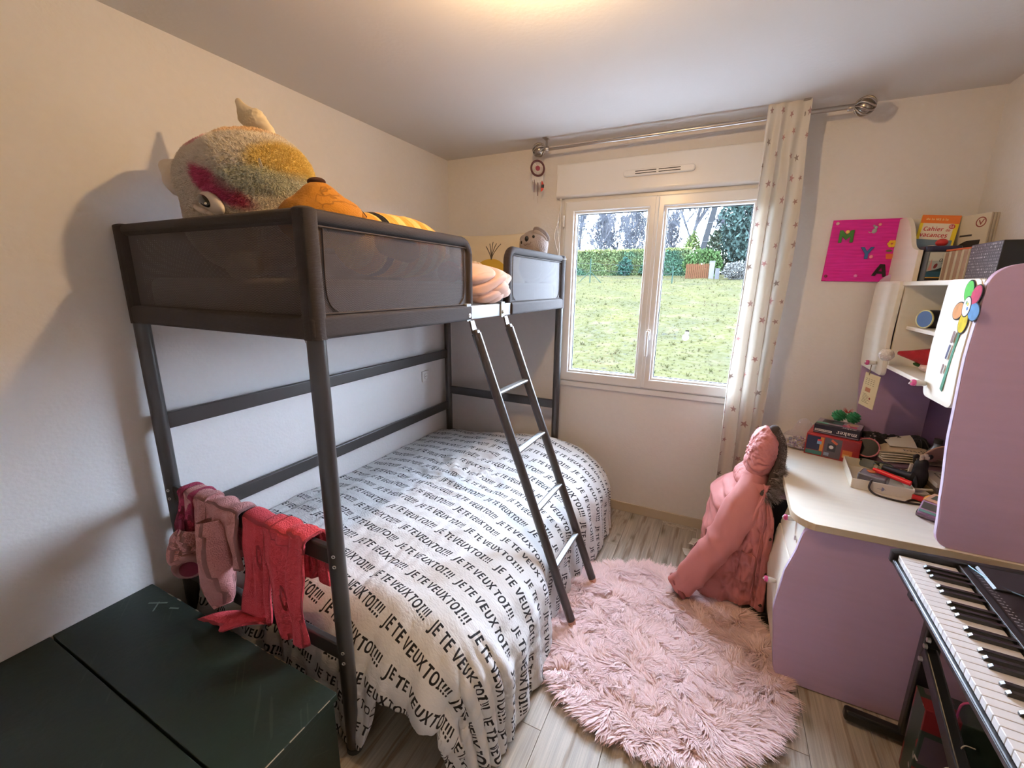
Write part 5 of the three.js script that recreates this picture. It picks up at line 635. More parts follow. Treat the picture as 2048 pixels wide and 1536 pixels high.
// ---------- on the desk ----------
const onDesk = (name, label, cat, x, z, ry = 0, y = DT) => thing(name, label, cat, [x, y + 0.0005, z], ry);
{ // bag of beads
  const t = onDesk('bead_bag', 'clear plastic bag full of mauve beads in the desk corner', 'bag', 2.425, 0.21), r = rng(3), L = [];
  mesh('film', blob([0, 0.05, 0], (x, y, z) => Math.max(smin(ell(x, y, z, [0, 0.04, 0], [0.075, 0.05, 0.085]), ell(x, y, z, [0.02, 0.10, -0.02], [0.04, 0.06, 0.04]), 0.03), 0.002 - y), 28, 0.3, (d) => 0.008 * fbm(d.x * 5, d.y * 5, d.z * 5, 3)), phys({ color: lin(0.95, 0.93, 0.95), transmission: 0.9, thickness: 0, roughness: 0.25, side: THREE.DoubleSide }), t);
  for (let i = 0; i < 420; i++) { const a = r() * 6.28, d = Math.sqrt(r()) * 0.062, y = 0.006 + r() * 0.052 * (1 - (d / 0.075) ** 2); L.push([mtx(V3(d * Math.cos(a) * 0.95, y, d * Math.sin(a)), anyTurn(r), V3(1, 1, 1).multiplyScalar(0.7 + r() * 0.5)), [lin(0.45, 0.38, 0.45), lin(0.3, 0.2, 0.38), lin(0.55, 0.5, 0.5), lin(0.2, 0.16, 0.2), lin(0.5, 0.42, 0.2), lin(0.25, 0.3, 0.4)][Math.floor(r() * 6)]]); } stuffOf('beads', new THREE.SphereGeometry(0.006, 8, 6), mat({ color: lin(1, 1, 1), roughness: 0.3 }), t, L); }
{ const px = ctex(512, 256, (x, w, h) => { x.fillStyle = '#9c1f1c'; x.fillRect(0, 0, w, h); x.fillStyle = '#1d1c38'; x.fillRect(8, 20, 165, 170); x.fillStyle = '#c47a22'; x.fillRect(140, 20, 34, 170); x.fillStyle = '#7fa3c9'; x.fillRect(110, 70, 45, 40); x.fillStyle = '#c33'; x.fillRect(112, 50, 42, 22); x.fillStyle = '#3c7263'; x.fillRect(8, 196, 165, 50); x.fillStyle = '#574d50'; x.fillRect(182, 12, 165, 236); x.fillStyle = '#2b2730'; x.fillRect(215, 80, 80, 90); x.fillStyle = '#ded4cf'; x.beginPath(); x.arc(252, 118, 22, 0, 7); x.fill(); x.fillStyle = '#cc5a32'; x.save(); x.translate(270, 50); x.rotate(0.6); x.fillRect(-30, -14, 70, 26); x.restore(); x.fillStyle = '#8a93a8'; x.fillRect(190, 190, 50, 40); x.fillStyle = '#8d1a1a'; x.fillRect(356, 0, 156, 110); x.fillStyle = '#c96f2e'; x.fillRect(362, 120, 90, 90); x.fillStyle = '#d9b271'; x.fillRect(370, 170, 60, 40); });
  const t = onDesk('red_toy_box', 'red printed toy box standing near the desk end wall', 'box', 2.578, 0.245, -0.30); mesh('body', muv(rb(0.225, 0.115, 0.185, 0.002).translate(0, 0.0575, 0)), mat({ color: lin(0.50, 0.028, 0.025), roughness: 0.45 }), t); mesh('front_print', new THREE.PlaneGeometry(0.222, 0.112).translate(0, 0.0575, 0.0932), mat({ map: px, roughness: 0.4 }), t); mesh('side_lettering', [0.03, 0.015, 0.0, -0.015].map((y, i) => rb(0.001, 0.006, 0.07 - i * 0.012, 0.0003).translate(-0.1128, 0.06 + y, 0)), mat({ color: lin(0.7, 0.3, 0.28) }), t);
  const mk = ctex(512, 128, (x, w, h) => { x.fillStyle = '#1b1629'; x.fillRect(0, 0, w, h); x.fillStyle = '#cfc6b8'; x.fillRect(10, 62, 200, 34); x.fillStyle = '#2b2438'; x.font = 'bold 22px sans-serif'; x.save(); x.translate(200, 70); x.rotate(PI); x.fillText('MODES & COULEURS', 0, 0, 185); x.restore(); x.fillStyle = '#e4dcd4'; x.font = 'bold 74px serif'; x.save(); x.translate(490, 42); x.rotate(PI); x.fillText('maker', 0, 0, 230); x.restore(); x.fillStyle = '#9b8a93'; x.fillRect(0, 108, w, 10); });
  const tp = ctex(512, 256, (x, w, h) => { x.fillStyle = '#a08c98'; x.fillRect(0, 0, w, h); x.fillStyle = '#2c2630'; x.fillRect(60, 30, 240, 120); x.fillStyle = '#52645a'; x.fillRect(180, 50, 110, 80); x.fillStyle = '#4d9878'; x.beginPath(); x.ellipse(80, 190, 80, 40, 0.1, 0, 7); x.fill(); x.fillStyle = '#b93556'; x.fillRect(300, 120, 160, 60); x.fillStyle = '#c6a07a'; x.beginPath(); x.ellipse(400, 70, 70, 44, 0, 0, 7); x.fill(); x.fillStyle = '#211a2c'; x.fillRect(0, 200, w, 56); x.fillStyle = '#e4dcd4'; x.font = 'bold 50px serif'; x.save(); x.translate(470, 214); x.rotate(PI); x.fillText('maker', 0, 0, 170); x.restore(); });
  const k = onDesk('maker_kit_box', 'dark craft kit box with upside down lettering, on top of the red toy box', 'box', 2.586, 0.238, -0.33, DT + 0.116); mesh('body', muv(rb(0.19, 0.046, 0.15, 0.002).translate(0, 0.023, 0)), mat({ color: lin(0.02, 0.014, 0.03), roughness: 0.45 }), k); mesh('front_print', new THREE.PlaneGeometry(0.187, 0.044).translate(0, 0.023, 0.0757), mat({ map: mk, roughness: 0.4 }), k); mesh('top_print', new THREE.PlaneGeometry(0.187, 0.147).rotateX(-PI / 2).translate(0, 0.0465, 0), mat({ map: tp, roughness: 0.4 }), k);
  const g = onDesk('green_pompom', 'shiny green bow pompom with red tuft on top of the craft kit box', 'pompom', 2.625, 0.165, -0.2, DT + 0.163), gm = phys({ color: lin(0.02, 0.22, 0.085), roughness: 0.35, sheen: 0.5, sheenColor: lin(0.2, 0.8, 0.4) }); for (const s of [-1, 1]) mesh('lobe', blob([s * 0.030, 0.028, 0], (x, y, z) => ell(x, y, z, [s * 0.030, 0.028, 0], [0.030, 0.028, 0.028]), 18, 0.1, (d) => 0.004 * Math.sin(d.y * 14 + d.x * 9) + 0.003 * N3(d.x * 7, d.y * 7, d.z * 7)), gm, g); { const r = rng(6), S = []; for (let i = 0; i < 26; i++) S.push(bar([0.004, 0.045, -0.005], [0.004 + (r() - 0.5) * 0.045, 0.055 + r() * 0.022, -0.005 + (r() - 0.5) * 0.03], 0.0014, 5, 0.0006)); mesh('red_tuft', S, mat({ color: lin(0.55, 0.05, 0.05) }), g); } }
{ const t = onDesk('hand_mirror', 'round dark mirror with pink frame and handle leaning on the toy box', 'mirror', 2.690, 0.34, 0, DT + 0.09); t.rotation.set(-0.5, -0.35, 0.0); const pk = mat({ color: lin(0.45, 0.13, 0.14), roughness: 0.4 });
  mesh('frame', new THREE.TorusGeometry(0.046, 0.004, 10, 48), pk, t); mesh('glass', new THREE.CylinderGeometry(0.045, 0.045, 0.004, 40).rotateX(PI / 2), phys({ color: lin(0.012, 0.012, 0.02), roughness: 0.3, specularIntensity: 0.4 }), t); mesh('handle', tube([[-0.040, 0.024, 0], [-0.055, 0.04, 0], [-0.068, 0.075, -0.004], [-0.078, 0.105, -0.008]], 0.008, 24, 10), pk, t); }
{ const t = onDesk('black_net_bag', 'crumpled black net bag with dots behind the mirror', 'bag', 2.815, 0.20, 0); const r = rng(15);
  mesh('heap', muv(blob([0, 0.05, 0], (x, y, z) => Math.max(smin(smin(ell(x, y, z, [-0.085, 0.085, 0.02], [0.07, 0.055, 0.06]), ell(x, y, z, [0.03, 0.06, -0.02], [0.10, 0.06, 0.09]), 0.04), ell(x, y, z, [-0.06, 0.04, 0.0], [0.08, 0.05, 0.08]), 0.04), 0.002 - y), 40, 0.4, (d, q) => 0.026 * fbm(d.x * 4, d.y * 4, d.z * 4, 4))), cloth(lin(0.014, 0.012, 0.014)), t);
  const dots = []; for (let i = 0; i < 26; i++) { const a = r() * 2.2 + 1.4, e = 0.2 + r() * 1.0; dots.push(ball([-0.085 + 0.068 * Math.cos(a) * Math.cos(e), 0.087 + 0.054 * Math.sin(e), 0.022 + 0.058 * Math.sin(a) * Math.cos(e)], 0.0045, 0, 0, 8, 6)); } mesh('dots', dots, mat({ color: lin(0.28, 0.22, 0.24) }), t);
  const S = []; for (let i = 0; i < 9; i++) { const x = -0.05 + r() * 0.18; S.push(tube([[x, 0.10 + r() * 0.02, -0.02], [x + (r() - 0.5) * 0.08, 0.115 + r() * 0.02, 0.02], [x + (r() - 0.5) * 0.12, 0.07 + r() * 0.03, 0.07], [x + (r() - 0.5) * 0.14, 0.04, 0.095]], 0.0022, 20, 5)); } mesh('net_cord', S, M.dark, t);
  one('black_pouch', muv(blob([2.93, DT + 0.06, 0.17], (x, y, z) => Math.max(ell(x, y, z, [2.93, DT + 0.05, 0.17], [0.05, 0.085, 0.09]), DT + 0.002 - y), 24, 0.3, (d) => 0.012 * fbm(d.x * 3, d.y * 3, d.z * 3, 3))), cloth(lin(0.010, 0.010, 0.011)), 'plain black cloth pouch at the rear of the desk', 'pouch'); }
{ const box = onDesk('mauve_box', 'flat mauve box under the open magazines on the desk', 'box', 2.852, 0.36, 0.16); mesh('body', muv(rb(0.235, 0.055, 0.17, 0.003).translate(0, 0.0275, 0)), mat({ color: lin(0.20, 0.12, 0.17), roughness: 0.5 }), box); mesh('stripe', rb(0.15, 0.004, 0.001, 0.0003).translate(0.02, 0.036, 0.0856), mat({ color: lin(0.4, 0.12, 0.14) }), box);
  const pg = ctex(512, 384, (x, w, h) => { x.fillStyle = '#cdb592'; x.fillRect(0, 0, w, h); x.fillStyle = '#221c1c'; x.font = 'bold 66px sans-serif'; x.fillText('DE', 330, 210); x.fillText('DISNEY !', 190, 290); });
  const m = onDesk('magazine', 'open cream magazine with black capital lettering on the mauve box', 'magazine', 2.855, 0.34, 0.05, DT + 0.056); for (let i = 0; i < 5; i++) mesh('page', sheet(14, 6, (u, v) => [lerp(-0.125, 0.12, u), 0.004 + i * 0.0075 + 0.014 * Math.sin(u * PI * (0.8 + i * 0.05)) * (0.4 + i * 0.2) * (1 - 0.3 * v), lerp(-0.09, 0.085 - i * 0.014, v) + 0.02 * u * (i - 2)], 0.0022), M.paper, m); mesh('page_print', sheet(14, 6, (u, v) => [lerp(-0.125, 0.12, u), 0.0365 + 0.014 * Math.sin(u * PI * 1.0) * 1.2 * (1 - 0.3 * v), lerp(-0.09, 0.029, v) + 0.04 * u], 0.001, (u, v) => [u, 1 - v]), mat({ map: pg, roughness: 0.8 }), m);
  one('folded_leaflet', sheet(10, 8, (u, v) => [2.775 + 0.11 * u, DT + 0.112 + 0.03 * u * v + 0.006 * Math.sin(v * 3), 0.33 - 0.11 * v - 0.02 * u], 0.002), M.paper, 'folded pale leaflet lying on top of the open magazine', 'leaflet'); }
{ // white tray and what lies in it
  const t = onDesk('white_tray', 'shallow white box tray full of odds and ends on the desk', 'tray', 2.682, 0.545, -0.10), w = mat({ color: lin(0.72, 0.66, 0.55), roughness: 0.5 }), D = 0.29, W = 0.205, Hh = 0.045;
  mesh('floor', rb(W, 0.003, D, 0.001).translate(0, 0.0015, 0), w, t); for (const s of [-1, 1]) { mesh('wall', rb(0.004, Hh, D, 0.0015).translate(s * W / 2, Hh / 2, 0), w, t); mesh('wall', rb(W, Hh, 0.004, 0.0015).translate(0, Hh / 2, s * D / 2), w, t); } mesh('emblem', [put(new THREE.CylinderGeometry(0.009, 0.009, 0.0006, 24, 1, false, 0, PI), 0.0, 0.02, D / 2 + 0.0022, PI / 2, 0, 0), rb(0.03, 0.0012, 0.0006, 0.0002).translate(0, 0.0195, D / 2 + 0.0022)], mat({ color: lin(0.2, 0.2, 0.26) }), t);
  const c = onDesk('grey_case', 'clear grey plastic case in the front of the white tray', 'case', 2.660, 0.60, -0.45, DT + 0.008); mesh('shell', rb(0.10, 0.045, 0.085, 0.008, 3).translate(0, 0.0225, 0), phys({ color: lin(0.16, 0.15, 0.17), roughness: 0.25, clearcoat: 0.4 }), c); mesh('orange_card', put(rb(0.03, 0.002, 0.03, 0.0008), -0.012, 0.047, -0.012, 0, 0.6, 0), mat({ color: lin(0.6, 0.16, 0.04) }), c);
  one('red_marker', [bar([2.665, DT + 0.070, 0.60], [2.765, DT + 0.058, 0.668], 0.0105, 16, 0.011), bar([2.655, DT + 0.0715, 0.593], [2.666, DT + 0.070, 0.601], 0.007, 14)], mat({ color: lin(0.75, 0.012, 0.02), roughness: 0.3 }), 'bright red marker lying across the white tray', 'marker');
  const sg = onDesk('sunglasses', 'folded dark green sunglasses in the white tray', 'sunglasses', 2.690, 0.50, -0.6, DT + 0.055), sm = phys({ color: lin(0.012, 0.022, 0.018), roughness: 0.2, clearcoat: 0.4 }); for (const x of [-0.035, 0.035]) mesh('lens', put(extr(rrect(0.055, 0.04, 0.015), 0.003, 0.001), x, 0, 0, -0.5, 0, 0), sm, sg); mesh('bridge', tube([[-0.01, 0.008, 0], [0, 0.013, 0.002], [0.01, 0.008, 0]], 0.003, 10, 6), sm, sg); for (const s of [-1, 1]) mesh('arm', tube([[s * 0.062, 0.01, 0], [s * 0.04, 0.012 + s * 0.003, -0.03], [-s * 0.03, 0.008, -0.035]], 0.0035, 16, 6), sm, sg);
  one('black_torch', [bar([2.70, DT + 0.072, 0.555], [2.765, DT + 0.075, 0.615], 0.015, 20), bar([2.765, DT + 0.075, 0.615], [2.778, DT + 0.0755, 0.627], 0.018, 20)], mat({ color: lin(0.012, 0.014, 0.018), roughness: 0.4 }), 'stubby black torch behind the red marker', 'torch');
  one('black_strap', tube([[2.628, DT + 0.052, 0.690], [2.622, DT + 0.02, 0.704], [2.645, DT + 0.004, 0.725], [2.70, DT + 0.004, 0.748], [2.76, DT + 0.004, 0.748], [2.805, DT + 0.004, 0.735], [2.795, DT + 0.004, 0.715], [2.765, DT + 0.006, 0.715], [2.735, DT + 0.004, 0.745]], 0.0042, 70, 8), mat({ color: lin(0.02, 0.012, 0.01), roughness: 0.7 }), 'thin black strap looping out of the white tray onto the desk', 'strap');
  const fg = onDesk('black_figure', 'black toy figure with a white flower on its head beside the tray', 'figure', 2.828, 0.545, 0.3), bk = mat({ color: lin(0.010, 0.010, 0.011), roughness: 0.5 }), cr = mat({ color: lin(0.66, 0.6, 0.46), roughness: 0.6 });
  mesh('body', blob([0, 0.06, 0], (x, y, z) => Math.max(smin(ell(x, y, z, [0, 0.05, 0], [0.032, 0.055, 0.03]), ell(x, y, z, [0, 0.115, 0], [0.022, 0.024, 0.022]), 0.02), 0.001 - y), 20, 0.2), bk, fg); mesh('flower', Array.from({ length: 5 }, (_, i) => ball([0.012 * Math.cos(i * 1.257), 0.142 + 0.012 * Math.sin(i * 1.257), 0.006], [0.009, 0.009, 0.004])), cr, fg); for (const s of [-1, 1]) mesh('ear', ball([s * 0.026, 0.146, 0], [0.011, 0.011, 0.006]), bk, fg); mesh('arm', [bar([-0.03, 0.06, 0.02], [-0.045, 0.02, 0.06], 0.008), bar([0.03, 0.05, 0.02], [0.02, 0.012, 0.07], 0.009)], bk, fg); mesh('tag', put(rb(0.014, 0.055, 0.006, 0.003), -0.040, 0.085, 0.0, 0, 0, -0.08), cr, fg); mesh('band', [rb(0.075, 0.008, 0.01, 0.002).translate(-0.03, 0.025, 0.075), rb(0.055, 0.008, 0.01, 0.002).translate(-0.04, 0.008, 0.083)], cr, fg);
  for (const [i, y, c2, w2] of [[0, 0.0, lin(0.14, 0.09, 0.045), 0.11], [1, 0.026, lin(0.07, 0.045, 0.03), 0.105], [2, 0.046, lin(0.42, 0.36, 0.27), 0.10]]) { const b = onDesk('flat_box', ['brown flat box, lowest of the pile behind the toy figure', 'dark flat box in the middle of the pile behind the toy figure', 'cream flat box topping the pile behind the toy figure'][i], 'box', 2.905, 0.555, 0.12 - i * 0.06, DT + y); mesh('body', rb(w2, i ? 0.0185 : 0.025, 0.17, 0.003).translate(0, i ? 0.0095 : 0.0125, 0), mat({ color: c2, roughness: 0.6 }), b); if (i === 2) { const r = rng(2), q = []; for (let k = 0; k < 16; k++) q.push(new THREE.CylinderGeometry(0.004, 0.004, 0.0006, 12).translate((k % 4 - 1.5) * 0.017 + 0.012, 0.0194, Math.floor(k / 4) * 0.016 - 0.045 + (k % 2) * 0.004)); mesh('dots', q, M.dark, b); } }
  const cd = ctex(256, 128, (x, w, h) => { x.fillStyle = '#c9bda3'; x.fillRect(0, 0, w, h); x.fillStyle = '#3f7478'; for (let i = 0; i < 9; i++) { x.beginPath(); x.moveTo(70, 60); x.arc(70, 60, 30, i * 0.7, i * 0.7 + 0.3); x.fill(); } x.fillStyle = '#b9702f'; x.beginPath(); x.ellipse(150, 60, 40, 14, 0.1, 0, 7); x.fill(); });
  printed('patterned_card', 0.12, 0.05, 0.004, cd, M.paper, 'cream card with teal and orange print in front of the mauve box', 'card', [2.80, DT + 0.028, 0.455], [-0.35, -0.1, -0.05]);
  one('black_lead', tube([[2.70, DT + 0.055, 0.44], [2.75, DT + 0.045, 0.455], [2.80, DT + 0.042, 0.47], [2.828, DT + 0.05, 0.46], [2.836, DT + 0.075, 0.452], [2.836, DT + 0.115, 0.44]], 0.005, 40, 8), M.dark, 'black cable hanging in front of the mauve box', 'cable');
  one('orange_toy', [ball([2.818, DT + 0.027, 0.745], [0.032, 0.026, 0.026])], mat({ color: lin(0.62, 0.25, 0.02), roughness: 0.4 }), 'orange toy ball between tray and toy van', 'ball'); one('red_toy_stick', [bar([2.765, DT + 0.0135, 0.70], [2.872, DT + 0.0125, 0.728], 0.0125, 16), ball([2.872, DT + 0.0135, 0.728], 0.013)], mat({ color: lin(0.5, 0.02, 0.02), roughness: 0.4 }), 'red toy stick behind the orange ball', 'toy');
  one('folded_paper', sheet(8, 8, (u, v) => [2.86 + 0.09 * u, DT + 0.003 + 0.012 * u * (1 - v), 0.68 + 0.10 * v], 0.0016), M.paper, 'white folded paper beside the orange ball', 'paper');
  const v = onDesk('toy_van', 'purple toy van with peach roof parked at the desk edge', 'toy van', 2.792, 0.838, -0.62), pv = mat({ color: lin(0.30, 0.17, 0.33), roughness: 0.4 });
  const side = new THREE.Shape(); side.moveTo(-0.062, 0.012); side.lineTo(0.064, 0.012); side.lineTo(0.066, 0.030); side.lineTo(0.058, 0.040); side.lineTo(0.040, 0.066); side.lineTo(-0.056, 0.068); side.quadraticCurveTo(-0.064, 0.066, -0.064, 0.055); side.closePath(); const along = (g) => g.rotateY(-PI / 2); mesh('body', along(extr(side, 0.066, 0.004).translate(0, 0, -0.033)), pv, v); mesh('roof', along(rb(0.094, 0.006, 0.060, 0.003).translate(-0.010, 0.0695, 0)), mat({ color: lin(0.62, 0.36, 0.22), roughness: 0.4 }), v); mesh('skylight', along(rb(0.05, 0.002, 0.034, 0.001).translate(-0.008, 0.0732, 0)), mat({ color: lin(0.12, 0.13, 0.09), roughness: 0.2 }), v); mesh('windscreen', along(put(rb(0.002, 0.026, 0.054, 0.001), 0.0505, 0.0535, 0, 0, 0, 0.60)), mat({ color: lin(0.06, 0.06, 0.055), roughness: 0.6 }), v); mesh('teal_band', along(put(rb(0.003, 0.010, 0.060, 0.001), 0.0635, 0.0345, 0, 0, 0, 0.7)), mat({ color: lin(0.06, 0.22, 0.22), roughness: 0.4 }), v); mesh('bumper', along(rb(0.006, 0.010, 0.068, 0.002).translate(0.066, 0.016, 0)), mat({ color: lin(0.18, 0.13, 0.18) }), v); for (const z of [-0.0335, 0.0335]) { mesh('side_window', along(rb(0.07, 0.02, 0.0015, 0.0005).translate(-0.015, 0.053, z)), mat({ color: lin(0.1, 0.14, 0.15), roughness: 0.2 }), v); for (const x of [-0.038, 0.040]) mesh('wheel', along(put(new THREE.CylinderGeometry(0.0135, 0.0135, 0.011, 24), x, 0.0135, z, PI / 2)), M.dark, v); }
  one('peach_frisbee', [put(lathe([[0, 0.002], [0.055, 0.002], [0.060, 0.008], [0.055, 0.010], [0, 0.006]], 40), 2.925, DT + 0.125, 0.42, -1.0, 0, 0.35)], mat({ color: lin(0.52, 0.30, 0.20), roughness: 0.6 }), 'round peach coloured disc leaning at the near end of the desk clutter', 'disc');
  { const b = onDesk('water_bottle', 'small clear grey bottle in the rear corner under the hutch', 'bottle', 2.945, 0.33); mesh('body', lathe([[0, 0.001], [0.03, 0.001], [0.032, 0.01], [0.032, 0.11], [0.014, 0.14], [0.014, 0.155], [0, 0.155]], 28), phys({ color: lin(0.25, 0.28, 0.32), roughness: 0.15, transmission: 0.4, thickness: 0 }), b); mesh('cap', bar([0, 0.155, 0], [0, 0.175, 0], 0.016), M.dark, b); } }
// ---------- keyboard on its stand ----------
{ const t = thing('piano_keyboard', 'black electronic keyboard with white and black keys, in front of the desk side', 'keyboard', [2.552, 0, 1.235], -0.03);
  const blk = phys({ color: lin(0.014, 0.013, 0.014), roughness: 0.35, clearcoat: 0.2 }), wk = phys({ color: lin(0.74, 0.72, 0.72), roughness: 0.28, clearcoat: 0.3 }), bk = phys({ color: lin(0.008, 0.008, 0.009), roughness: 0.25, clearcoat: 0.4 });
  const LEN = 0.93, KX = 0.012, KL = 0.135, kz = 0.026, n = 36, kw = (LEN - 2 * kz) / n;
  const sh = (pts, z0, z1, b = 0.003) => muv(extr(poly(pts), z1 - z0, b).translate(0, 0, z0));
  mesh('case', [sh([[0.002, 0.742], [0.05, 0.70], [0.36, 0.70], [0.36, 0.80], [0.175, 0.792], [0.150, 0.786], [0.150, 0.757], [0.006, 0.757], [0.002, 0.754]], 0.001, LEN)], blk, t);
  for (const z of [0, LEN - 0.022]) mesh('end_cheek', sh([[-0.004, 0.745], [0.045, 0.702], [0.36, 0.702], [0.36, 0.812], [0.02, 0.790], [-0.004, 0.782]], z, z + 0.022, 0.005), blk, t);
  mesh('front_lip', rb(0.004, 0.006, LEN - 0.05, 0.0015).translate(0.003, 0.7525, LEN / 2), phys({ color: lin(0.03, 0.03, 0.035), roughness: 0.35 }), t);
  const wg = rb(KL, 0.019, kw - 0.0009, 0.0018), bg = extr(poly([[-0.046, 0], [0.046, 0], [0.046, 0.0115], [-0.040, 0.0115], [-0.046, 0.006]]), 0.0105, 0.0012).translate(0, 0, -0.00525);
  for (let i = 0; i < n; i++) { const m = mesh('white_key', wg, wk, t); m.position.set(KX + KL / 2, 0.768, kz + (i + 0.5) * kw); if ([0, 1, 3, 4, 5].includes((n - 1 - i + 6) % 7) && i < n - 1) { const b = mesh('black_key', bg, bk, t); b.position.set(KX + KL - 0.044, 0.7775, kz + (i + 1) * kw); } }
  mesh('panel_edge', [rb(0.004, 0.006, LEN - 0.05, 0.001).translate(0.153, 0.787, LEN / 2)], M.steel, t);
  const pn = ctex(256, 1024, (x, w, h) => { x.fillStyle = '#1a1718'; x.fillRect(0, 0, w, h); x.fillStyle = '#a9a6a6'; for (let i = 0; i < 60; i++) { x.fillRect(8, 20 + i * 16.4, 12, 3); x.fillRect(24, 22 + i * 16.4, 5, 3); } for (let i = 0; i < 14; i++) { x.fillRect(58, 250 + i * 26, 16, 6); x.fillRect(84, 262 + i * 30, 26, 10); } x.fillStyle = '#6f6d70'; x.beginPath(); x.ellipse(150, 330, 40, 60, 0, 0, 7); x.fill(); x.fillStyle = '#1a1718'; x.font = 'bold 26px serif'; x.save(); x.translate(140, 300); x.rotate(PI / 2); x.fillText('Rhythm', 0, 0); x.restore(); });
  mesh('control_panel', (() => { const g = new THREE.PlaneGeometry(0.19, LEN - 0.05); g.rotateX(-PI / 2); g.rotateZ(0.043); const uv = g.attributes.uv; for (let i = 0; i < uv.count; i++) uv.setXY(i, uv.getX(i), uv.getY(i)); return g.translate(0.262, 0.7972, LEN / 2); })(), mat({ map: pn, roughness: 0.3 }), t);
  mesh('speaker_deck', sh([[0.185, 0.795], [0.36, 0.80], [0.36, 0.806], [0.19, 0.801]], 0.024, 0.135, 0.002), blk, t);
  mesh('blue_line', tube([[0.172, 0.795, 0.025], [0.182, 0.7965, 0.06], [0.20, 0.799, 0.11], [0.25, 0.802, 0.15], [0.34, 0.806, 0.16]], 0.0022, 40, 6), mat({ color: lin(0.20, 0.34, 0.45), roughness: 0.2, metalness: 0.4 }), t); }
{ const t = thing('keyboard_stand', 'black folding metal stand under the electronic keyboard', 'stand'), b = phys({ color: lin(0.010, 0.010, 0.011), roughness: 0.35, clearcoat: 0.3 });
  mesh('foot_bar', [boxbar([2.555, 0.034, 1.165], [2.90, 0.034, 1.19], 0.04, 0.045, [0, 1, 0], 0.012)], b, t); mesh('foot_bar', boxbar([2.50, 0.034, 2.02], [2.90, 0.034, 2.02], 0.04, 0.045, [0, 1, 0], 0.012), b, t);
  mesh('upright', [boxbar([2.735, 0.05, 1.178], [2.672, 0.692, 1.30], 0.034, 0.048, [1, 0, 0], 0.008)], b, t); mesh('brace', boxbar([2.690, 0.47, 1.262], [2.715, 0.05, 1.99], 0.034, 0.050, [0, 1, 0.6], 0.008), b, t); mesh('top_bar', boxbar([2.58, 0.690, 1.34], [2.88, 0.690, 1.34], 0.03, 0.018, [0, 1, 0], 0.004), b, t);
  for (const [y, z] of [[0.53, 1.30], [0.50, 1.292], [0.445, 1.285]]) mesh('bolt', put(new THREE.CylinderGeometry(0.007, 0.008, 0.008, 16), 2.668, y, z, 0, 0, PI / 2), M.bolt, t); }
{ // bags under the keyboard
  const gp = ctex(256, 256, (x, w, h) => { x.fillStyle = '#2c3b33'; x.fillRect(0, 0, w, h); x.fillStyle = '#7a1f22'; x.fillRect(120, 150, 100, 106); x.beginPath(); x.ellipse(70, 60, 30, 24, 0.4, 0, 7); x.fill(); x.fillStyle = '#5d4a56'; x.fillRect(150, 20, 70, 110); x.strokeStyle = '#d7ccc4'; x.lineWidth = 5; for (let i = 0; i < 8; i++) { x.beginPath(); x.moveTo(40 + i * 14, 100); x.lineTo(52 + i * 14, 122); x.stroke(); } for (const [a, b] of [[90, 60], [30, 170], [200, 200]]) { x.fillStyle = '#d7ccc4'; x.beginPath(); x.ellipse(a, b, 9, 5, 0.8, 0, 7); x.fill(); } });
  const g = thing('gift_bag', 'dark green christmas gift bag with red and white prints behind the stand', 'gift bag', [2.80, 0, 1.325], -0.10); mesh('body', muv(extr(poly([[-0.11, 0.002], [0.11, 0.002], [0.12, 0.33], [-0.12, 0.33]]), 0.10, 0.004).translate(0, 0, -0.05), 4), mat({ map: rep((gp.wrapS = gp.wrapT = THREE.RepeatWrapping, gp), 1), roughness: 0.4 }), g); mesh('handle', tube([[-0.05, 0.33, 0.045], [-0.04, 0.40, 0.045], [0.04, 0.40, 0.045], [0.05, 0.33, 0.045]], 0.003, 24, 6), M.pinkPlastic, g);
  const d = thing('dark_cushion_bag', 'large black padded bag lying under the keyboard', 'bag', [2.80, 0, 1.66]); mesh('body', muv(blob([0, 0.20, 0], (x, y, z) => Math.max(smin(ell(x, y, z, [0, 0.20, 0], [0.165, 0.20, 0.19]), ell(x, y, z, [0.02, 0.10, 0.02], [0.175, 0.14, 0.20]), 0.05), 0.002 - y), 36, 0.5, (q) => 0.018 * fbm(q.x * 3, q.y * 3, q.z * 3, 4))), cloth(lin(0.012, 0.011, 0.013)), d); { const r = rng(8), S = []; for (let i = 0; i < 16; i++) { const z = -0.13 + r() * 0.12; S.push(tube([[-0.10, 0.325, -0.10], [-0.11 + r() * 0.03, 0.33 + r() * 0.02, -0.06 + r() * 0.05], [-0.10 + r() * 0.05, 0.345, -0.02 + r() * 0.08]], 0.0018, 12, 5)); } mesh('red_strings', S, mat({ color: lin(0.35, 0.02, 0.02) }), d); }
  const tg = thing('paper_tag', 'oval pale paper tag hanging on a string below the keyboard', 'tag', [2.685, 0.30, 1.52]); mesh('tag', put(extr((() => { const s = new THREE.Shape(); s.absellipse(0, 0, 0.021, 0.062, 0, 2 * PI); return s; })(), 0.002, 0.0006), 0, -0.06, 0, 0, -0.5, -0.05), M.paper, tg); mesh('string', tube([[0.004, -0.005, 0.002], [0.012, 0.03, -0.01], [0.022, 0.068, -0.02], [0.045, 0.072, -0.02]], 0.0018, 20, 5), mat({ color: lin(0.4, 0.33, 0.25) }), tg);
  one('cardboard_box', box3(2.88, 0.001, 1.40, 2.99, 0.44, 1.47), mat({ color: lin(0.36, 0.30, 0.22), roughness: 0.8 }), 'pale cardboard box against the right wall behind the black bag', 'box'); }
